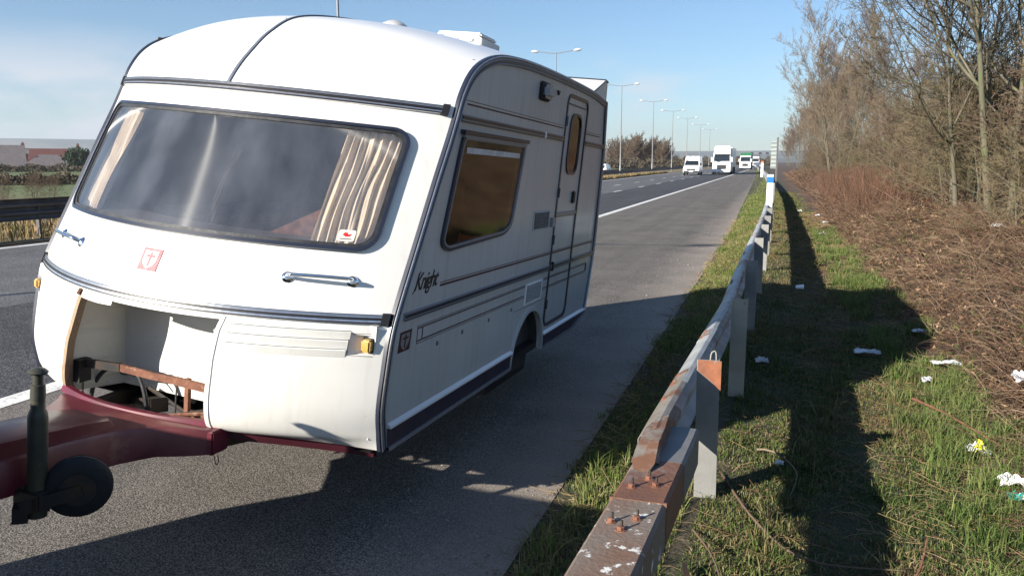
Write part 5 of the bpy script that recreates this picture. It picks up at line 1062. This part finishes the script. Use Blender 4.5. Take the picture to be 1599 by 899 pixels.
bram('bramble_litter', 12500, lambda y: 1.30, lambda y: 4.2, 4.0, 26, .12, .42, .02, .6, .0019, droop=.2, K=4, tones=[(.20, .14, .085), (.14, .09, .055), (.26, .195, .125), (.08, .05, .034), (.07, .075, .03)])
# dead leaves caught in the scrub
n = 9000; x, y = sample_strip(n, lambda y: 1.5, lambda y: 4.0, 4, 26, 1.6); z = np.array([vergeZ(a, b) for a, b in zip(x, y)]) + .02 + .25 * rng.random(n) * np.clip(x - 1.5, 0, 1); c = np.stack([x, y, z], -1); V = (c[:, None] + rng.normal(size=(n, 4, 3)) * (.011 + y * .0006)[:, None, None]).reshape(-1, 3); dl_ = fast('dead_leaves', V, np.arange(n * 4).reshape(-1, 4), 'stem', tone=np.repeat(pal([(.20, .12, .07), (.30, .20, .12), (.12, .07, .045), (.09, .11, .035)])(x, y, n), 4, axis=0)); dl_['kind'] = 'stuff'
bram('tall_dead_stems', 1500, lambda y: 2.0, lambda y: 3.6, 22, 44, .8, 1.4, 1.1, 1.5, .0035, p=1.2, droop=.06, tones=[(.19, .105, .07), (.14, .075, .05), (.10, .065, .045)], K=4)
# trees
def grow_tree(seed, Ht, r0, levels, lean=(0, 0), wob=.06, base_clear=.25, multi=1, updraft=.35, rmin=.004):
    """levels: (children, len ratio, angle deg, K). returns trunk mesh and crown mesh"""
    g = np.random.default_rng(seed); tr = []; cr = []
    K = 12; T = multi; t = np.linspace(0, 1, K); P = np.empty((T, K, 3))
    for q in range(T):
        hh = Ht * (1 - .25 * g.random() * (q > 0)); ph = g.random(4) * 6.28; a = g.random() * 6.28; sp = (.16 if T > 1 else 0) * hh; off = .35 * (T > 1)
        P[q, :, 0] = math.cos(a) * (off + sp * t) + lean[0] * Ht * t ** 1.4 + wob * Ht * .25 * (np.sin(t * 4 + ph[0]) - math.sin(ph[0]) * (1 - t)) * t
        P[q, :, 1] = math.sin(a) * (off + sp * t) + lean[1] * Ht * t ** 1.4 + wob * Ht * .25 * (np.sin(t * 5 + ph[1]) - math.sin(ph[1]) * (1 - t)) * t; P[q, :, 2] = hh * t - .3
    Rr = r0 * (1 - .93 * t[None] ** .85) * (1 + .35 * np.exp(-t[None] * 22)) * (.6 + .4 / T) * np.ones((T, 1)); Ls = np.full(T, Ht); tr.append(tubes_np(P, Rr, 7)); cur = (P, Rr, Ls)
    for li, (nc, lr, ang, K2) in enumerate(levels):
        P, Rr, Ls = cur; Tn, Kp, _ = P.shape; n = Tn * nc; par = np.repeat(np.arange(Tn), nc)
        lo = base_clear if li == 0 else .12; u = lo + (1 - lo) * ((np.tile(np.arange(nc), Tn) + g.random(n)) / nc) ** (.85 if li == 0 else .8); u = np.minimum(u, .985)
        f = u * (Kp - 1); i0 = np.minimum(f.astype(int), Kp - 2); fr = (f - i0)[:, None]; A = P[par, i0]; B = P[par, i0 + 1]; pos = A + (B - A) * fr; D = B - A; D /= np.linalg.norm(D, axis=1, keepdims=True) + 1e-9
        rp = Rr[par, i0] * (1 - fr[:, 0]) + Rr[par, i0 + 1] * fr[:, 0]; rnd = g.normal(size=(n, 3)); S = np.cross(D, rnd); S /= np.linalg.norm(S, axis=1, keepdims=True) + 1e-9
        an = np.radians(ang * (.65 + .7 * g.random(n)))[:, None]; d = D * np.cos(an) + S * np.sin(an)
        Ln = (Ls[par] * lr * (1.15 - .75 * u if li == 0 else 1.1 - .5 * u) * (.6 + .6 * g.random(n)))
        tt = np.linspace(0, 1, K2)[None, :, None]; up = np.array([0, 0, 1.]); wv = g.normal(size=(n, 1, 3)) * .16; w2 = g.normal(size=(n, 1, 3)) * .035
        Q = pos[:, None] + Ln[:, None, None] * (d[:, None] * tt + up * updraft * tt ** 2 * (1 if li < 2 else .5) + wv * tt ** 2 + w2 * np.sin(tt * 6))
        rr = np.minimum(rp * .66, .019 * Ln + .002)[:, None] * (1 - .8 * tt[:, :, 0]); rr = np.maximum(rr, rmin)
        (tr if li == 0 else cr).append(tubes_np(Q, rr, 5 if li == 0 else 3)); cur = (Q, rr, Ln * .95)
    return cat_mesh(tr), cat_mesh(cr)
def tree_proto(name, seed, Ht, r0, levels, barkm='bark', twigm='twig', **k):
    a, b = grow_tree(seed, Ht, r0, levels, **k); o = empty(name); fast('trunk', *a, barkm, o, smooth=True); fast('crown', *b, twigm, o); return o
def put(proto, x, y, sc, rz, label, cat='tree', group=None, first=[set()]):
    if proto.name in first[0]: o = copy_tree(proto)
    else: o = proto; first[0].add(proto.name)
    o.location = (x, y, vergeZ(x, y) - .05); o.rotation_euler = (0, 0, rz); o.scale = (sc, sc, sc); tag(o, label, cat, group); return o
# two large near trees on the right
T1 = tree_proto('bare_tree', 21, 8.6, .092, [(17, .52, 46, 9), (10, .42, 38, 7), (10, .42, 38, 5), (5, .5, 36, 2)], base_clear=.24, wob=.08, updraft=.30, twigm='limb_dark', multi=2)
put(T1, 4.15, 16.5, 1, R(200), 'tall bare tree at the right edge with a pale lichened trunk and wide limbs', 'tree')
T2 = tree_proto('bare_tree', 35, 8.0, .082, [(13, .55, 48, 9), (10, .42, 38, 7), (10, .42, 38, 5), (5, .5, 36, 2)], base_clear=.26, wob=.10, updraft=.26, twigm='limb_dark', lean=(-.10, -.03), multi=3)
put(T2, 3.75, 18.8, 1, R(40), 'bare tree with a kinked trunk left of the tallest one, limbs reaching over the brambles', 'tree')
T3 = tree_proto('slender_tree', 4, 10.5, .07, [(16, .38, 30, 7), (9, .45, 32, 5), (9, .48, 34, 3), (5, .5, 36, 2)], base_clear=.22, multi=3, updraft=.3, twigm='twig', rmin=.0055)
T4 = tree_proto('slender_tree', 9, 11, .075, [(22, .40, 34, 7), (10, .45, 34, 5), (8, .48, 36, 3), (5, .5, 36, 2)], base_clear=.2, multi=2, updraft=.3, twigm='twig_dark', rmin=.0055)
T5 = tree_proto('round_tree', 15, 8.5, .09, [(26, .50, 42, 7), (10, .42, 38, 5), (10, .45, 38, 3)], base_clear=.10, multi=2, updraft=.25, twigm='twig_dark', rmin=.022)
T6 = tree_proto('bare_tree', 52, 8.5, .09, [(15, .55, 44, 9), (10, .42, 38, 7), (9, .42, 38, 5), (4, .5, 36, 2)], base_clear=.18, wob=.12, updraft=.26, twigm='limb_dark', lean=(-.14, .0), multi=2)
put(T6, 5.2, 23.5, 1, R(150), 'bare tree leaning left in the middle of the wood, with dark limbs against the sky', 'tree')
put(T3, 3.6, 52, .92, R(10), 'clump of slender pale stems behind the tall dead weeds', 'tree'); 
GL = 'bare slender tree in the row of woodland edging the verge'; GG = 'bare trees of the roadside wood'
spots = [(4.6, 60, .95), (4.2, 70, 1.0), (5.4, 46, .62), (6.6, 38, .52), (7.6, 30, .45), (6.2, 26, .40), (9.0, 24, .42), (8.4, 46, .62), (5.6, 84, 1.15), (6.2, 98, 1.2), (5.8, 112, 1.25), (7.5, 62, 1.15), (6, 128, 1.25), (6.4, 146, 1.3), (6, 165, 1.3), (5.5, 190, 1.3), (5, 220, 1.3), (9.5, 72, 1.3), (9, 95, 1.35), (10.5, 36, .55), (11.5, 30, .5), (4.6, 255, 1.2), (4.5, 300, 1.3), (12, 22, .42), (10, 18, .36)]
for i, (x, y, s) in enumerate(spots): put((T3, T4)[i % 2], x, y, s * (.76 + .12 * random.random()) * (1 if y > 60 else .92), random.uniform(0, 6.28), GL, 'tree', GG)
# thicket of hawthorn
B1 = tree_proto('hawthorn_bush', 61, 3.0, .03, [(12, .42, 55, 6), (10, .5, 50, 5), (9, .5, 46, 3)], base_clear=.04, multi=5, updraft=.15, twigm='twig_olive', barkm='bark')
B2 = tree_proto('hawthorn_bush', 77, 3.2, .03, [(12, .42, 60, 6), (10, .5, 52, 5), (9, .5, 46, 3)], base_clear=.04, multi=5, updraft=.1, twigm='twig_dark', barkm='bark')
HL = 'tangled leafless bush in the thicket behind the brambles'; HG = 'leafless bushes of the thicket'
bs = [(4.4, 11.5, .75), (5.2, 13.4, .95), (3.9, 14.2, .7), (6.4, 14.5, 1.1), (5.0, 16.6, 1.0), (4.6, 18.6, 1.0), (6.4, 18.5, 1.2), (7.6, 16.5, 1.25), (4.3, 21, .95), (5.6, 22.5, 1.15), (4.2, 24.5, .9), (5.0, 27, 1.0), (6.6, 26, 1.2), (4.4, 31, .95), (5.6, 33, 1.1), (4.6, 38, 1.0), (5.8, 42, 1.1), (4.3, 47, .95), (5.2, 54, 1.1), (4.4, 61, 1.0), (4.2, 72, 1.0), (4.6, 84, 1.1), (4.8, 97, 1.2), (8.6, 20.5, 1.3), (9, 27, 1.35), (8, 34, 1.3), (5.6, 11.6, .85), (7.0, 12.4, 1.1), (4.8, 112, 1.3), (5.2, 130, 1.4), (3.4, 40, .6), (3.3, 57, .7), (3.5, 90, .8), (7.2, 22, 1.3), (6.0, 30, 1.2), (7.4, 31, 1.3), (8.8, 17.5, 1.3), (6.8, 38, 1.3), (6.6, 48, 1.5), (6.2, 60, 1.6), (6.0, 78, 1.7)]
for i, (x, y, s) in enumerate(bs): put((B1, B2)[(i * 7) % 3 % 2], x, y, s * (1.22 if y < 34 and x > 4.2 else 1.), random.uniform(0, 6.28), HL, 'bush', HG)
# wood across the carriageway, seen between lamp posts
CG = 'brown bare trees beyond the opposite carriageway'
for i, (az, d, s) in enumerate([(11.3, 232, .62), (10.7, 226, .78), (10.1, 236, .86), (9.55, 222, .92), (9.0, 240, .92), (8.5, 226, .84), (8.0, 232, .80), (7.55, 222, .78), (7.1, 236, .70), (11.9, 240, .5), (10.4, 250, .9), (9.3, 252, .9), (8.2, 250, .85)]):
    x, y = polar(az, d); o = put(T5, x, y, s * 1.12, random.uniform(0, 6.28), 'brown bare tree in the clump across the road', 'tree', CG); o.location.z = -.5
hedge(5.5, 14, 215, 215, 2.2, 4, 'hedge_brown', 'brown scrub at the foot of the bare trees across the road', 6000); hedge(.2, 6.8, 420, 420, 3.5, 8, 'hedge_brown', 'brown belt of trees at the end of the road', 5000)
# bare shrubs against the far field, left
for az, d, s in ((48.9, 46, .45), (50.4, 45, .38), (47.9, 48, .42)):
    x, y = polar(az, d); o = put(B2, x, y, s, az, 'small leafless shrub beyond the reservation barriers', 'bush', 'leafless shrubs by the far carriageway'); o.location.z = -.05
# fallen branches on the verge
def branch(pts, r_, m, label):
    mb = MB(); mb.tube(spline(pts, 14), list(np.linspace(r_, r_ * .35, 14)), 6); o = mb.build('fallen_branch', m, smooth=True); tag(o, label, 'branch'); return o
branch([(-.02, 4.85, .03), (.08, 4.8, .045), (.2, 4.55, .03), (.16, 4.2, .02)], .007, 'twig', 'short pale stick beside the blue wrapper, near the barrier posts')
branch([(-.20, 4.4, .03), (.0, 3.8, .04), (.22, 3.5, .03), (.62, 3.55, .02)], .008, 'twig_dark', 'long thin stick lying in the shaded grass')
branch([(.55, 3.3, .02), (.66, 3.5, .05), (.72, 3.7, .12)], .007, 'rust', 'broken reddish stick standing out of the shaded grass')
branch([(1.05, 6.3, .03), (1.2, 5.9, .05), (1.38, 5.4, .04), (1.5, 4.9, .06)], .010, 'rust', 'reddish bramble cane lying over the yellow wrapper')
branch([(-.28, 3.6, .05), (-.15, 3.2, .10), (-.05, 2.7, .05), (.1, 2.3, .03)], .005, 'twig_dark', 'thin dark cane curving from under the barrier')
# ---------------------------------------------------------------- litter
def crumple(name, x, y, w_, d_, h_, m, label, cat='litter', seed=1, z=.0, rz=0., n=12, parent=None):
    g = random.Random(seed); ph = [g.uniform(0, 6.28) for _ in range(6)]; rows = []
    for j in range(n):
        v = j / (n - 1) - .5; row = []
        for i in range(n):
            u = i / (n - 1) - .5; e = 1 - .25 * g.random() * (i in (0, n - 1) or j in (0, n - 1)); hz_ = h_ * (.45 + .35 * math.sin(u * 7 + ph[0] + v * 3) * math.cos(v * 6 + ph[1]) + .3 * math.sin(u * 15 + ph[2]) * math.sin(v * 13 + ph[3]) + g.uniform(-.12, .12)) * (1 - 2.6 * (u * u + v * v) * .8)
            row.append((u * w_ * e, v * d_ * e, max(hz_, .002)))
        rows.append(row)
    mb = MB(); mb.strip(rows); mb.strip([[(a, b, c - .002) for a, b, c in r_] for r_ in rows]); o = mb.build(name, m, parent)
    if parent is None: o.location = (x, y, vergeZ(x, y) + .02 + z); o.rotation_euler = (0, 0, rz); tag(o, label, cat)
    return o
crumple('plastic_bag', 1.32, 4.80, .15, .11, .08, 'paint_white', 'crumpled white carrier bag lying on the teal packet', seed=3, z=.02)
t_ = crumple('crushed_packet', 1.33, 4.63, .15, .09, .05, 'teal', 'crushed teal and white packet under the carrier bag', seed=5); crumple('white_flap', 0, 0, .06, .08, .05, 'paint_white', '', seed=6, parent=t_)
w1 = crumple('food_wrapper', 1.27, 5.32, .13, .12, .06, 'film_plastic', 'clear and yellow food wrapper in the tufts under a cane', seed=8, z=.03); crumple('yellow_print', 0, 0, .08, .10, .075, 'yellow', '', seed=9, parent=w1)
crumple('plastic_bag', 1.78, 6.45, .14, .18, .10, 'film_plastic', 'white plastic bag caught in the brambles at the right edge', seed=11, z=.1)
crumple('plastic_film', .90, 7.85, .24, .14, .05, 'film_plastic', 'flattened clear film in the shaded middle of the verge', seed=12, z=.04)
mb = MB(); mb.lathe((0, 0, 0), [(.026, 0), (.036, .10), (.038, .102)], 16, (1, .2, .05)); cp = mb.build('paper_cup', 'paint_white', smooth=True); cp.location = (.365, 11.62, .03); tag(cp, 'white paper cup on its side in the sunlit strip by the barrier', 'cup')
crumple('plastic_film', 1.46, 8.7, .15, .1, .04, 'film_plastic', 'small grey film at the edge of the brambles, above the others', seed=14, z=.05)
crumple('plastic_film', 1.46, 7.35, .26, .08, .04, 'film_plastic', 'long grey film strip at the shade edge beside the brambles', seed=15, z=.05)
crumple('crisp_packet', 1.25, 6.95, .08, .12, .05, 'film_plastic', 'small silvery packet in the shade below the long film strip', seed=16, z=.04)
crumple('blue_wrapper', .11, 4.62, .05, .05, .03, 'film_plastic', 'small pale blue wrapper at the end of the pale stick', seed=17, z=.03)
crumple('plastic_bottle_scrap', -.02, 7.05, .12, .10, .06, 'film_plastic', 'white scrap of plastic at the foot of the second barrier post', seed=18, z=.02)
crumple('plastic_film', 3.3, 13.9, .22, .07, .08, 'film_plastic', 'pale film snagged low in the thicket', seed=19, z=.25); 
for k, (x, y) in enumerate([(1.45, 24.2), (1.40, 27.5), (.95, 30.5), (1.2, 21.0)]):
    crumple('tissue_scrap', x, y, .16, .14, .07, 'film_plastic', ['white scrap on the sunlit grass nearest the long shadow', 'white scrap farther along the brambles', 'farthest pale scrap on the verge', 'white scrap half in the long shadow'][k], seed=30 + k, z=.03)
for k in range(60):   # loose chippings on the shoulder edge, one part of the setting
    pass
n = 2600; x = -1.0 - np.abs(rng.normal(size=n)) * .5; y = 1.5 + rng.random(n) ** 1.6 * 26; s = (.003 + .007 * rng.random(n) ** 3)
V = (np.stack([x, y, s * .5], -1)[:, None] + rng.normal(size=(n, 4, 3)) * s[:, None, None]); V[:, :, 2] = np.abs(V[:, :, 2]); b = np.arange(n)[:, None] * 4; F = np.concatenate([b + np.array([q]) for q in ([0, 1, 2], [0, 2, 3], [0, 3, 1], [1, 3, 2])])
gs = fast('loose_grit', V.reshape(-1, 3), F, 'post_conc'); gs['kind'] = 'stuff'

# ---------------------------------------------------------------- haze
hz_ = bpy.data.materials.new('haze'); hz_.use_nodes = True; t = hz_.node_tree; t.nodes.clear(); oo = N(t, 'ShaderNodeOutputMaterial'); pv = N(t, 'ShaderNodeVolumePrincipled'); pv.inputs['Density'].default_value = 1.6e-4; pv.inputs['Color'].default_value = (.80, .88, 1., 1); pv.inputs['Anisotropy'].default_value = .2; t.links.new(pv.outputs[0], oo.inputs['Volume'])
mb = MB(); mb.box(-5200, 5200, -200, 5200, -3.2, 190); ho = mb.build('haze', hz_); ho['kind'] = 'stuff'
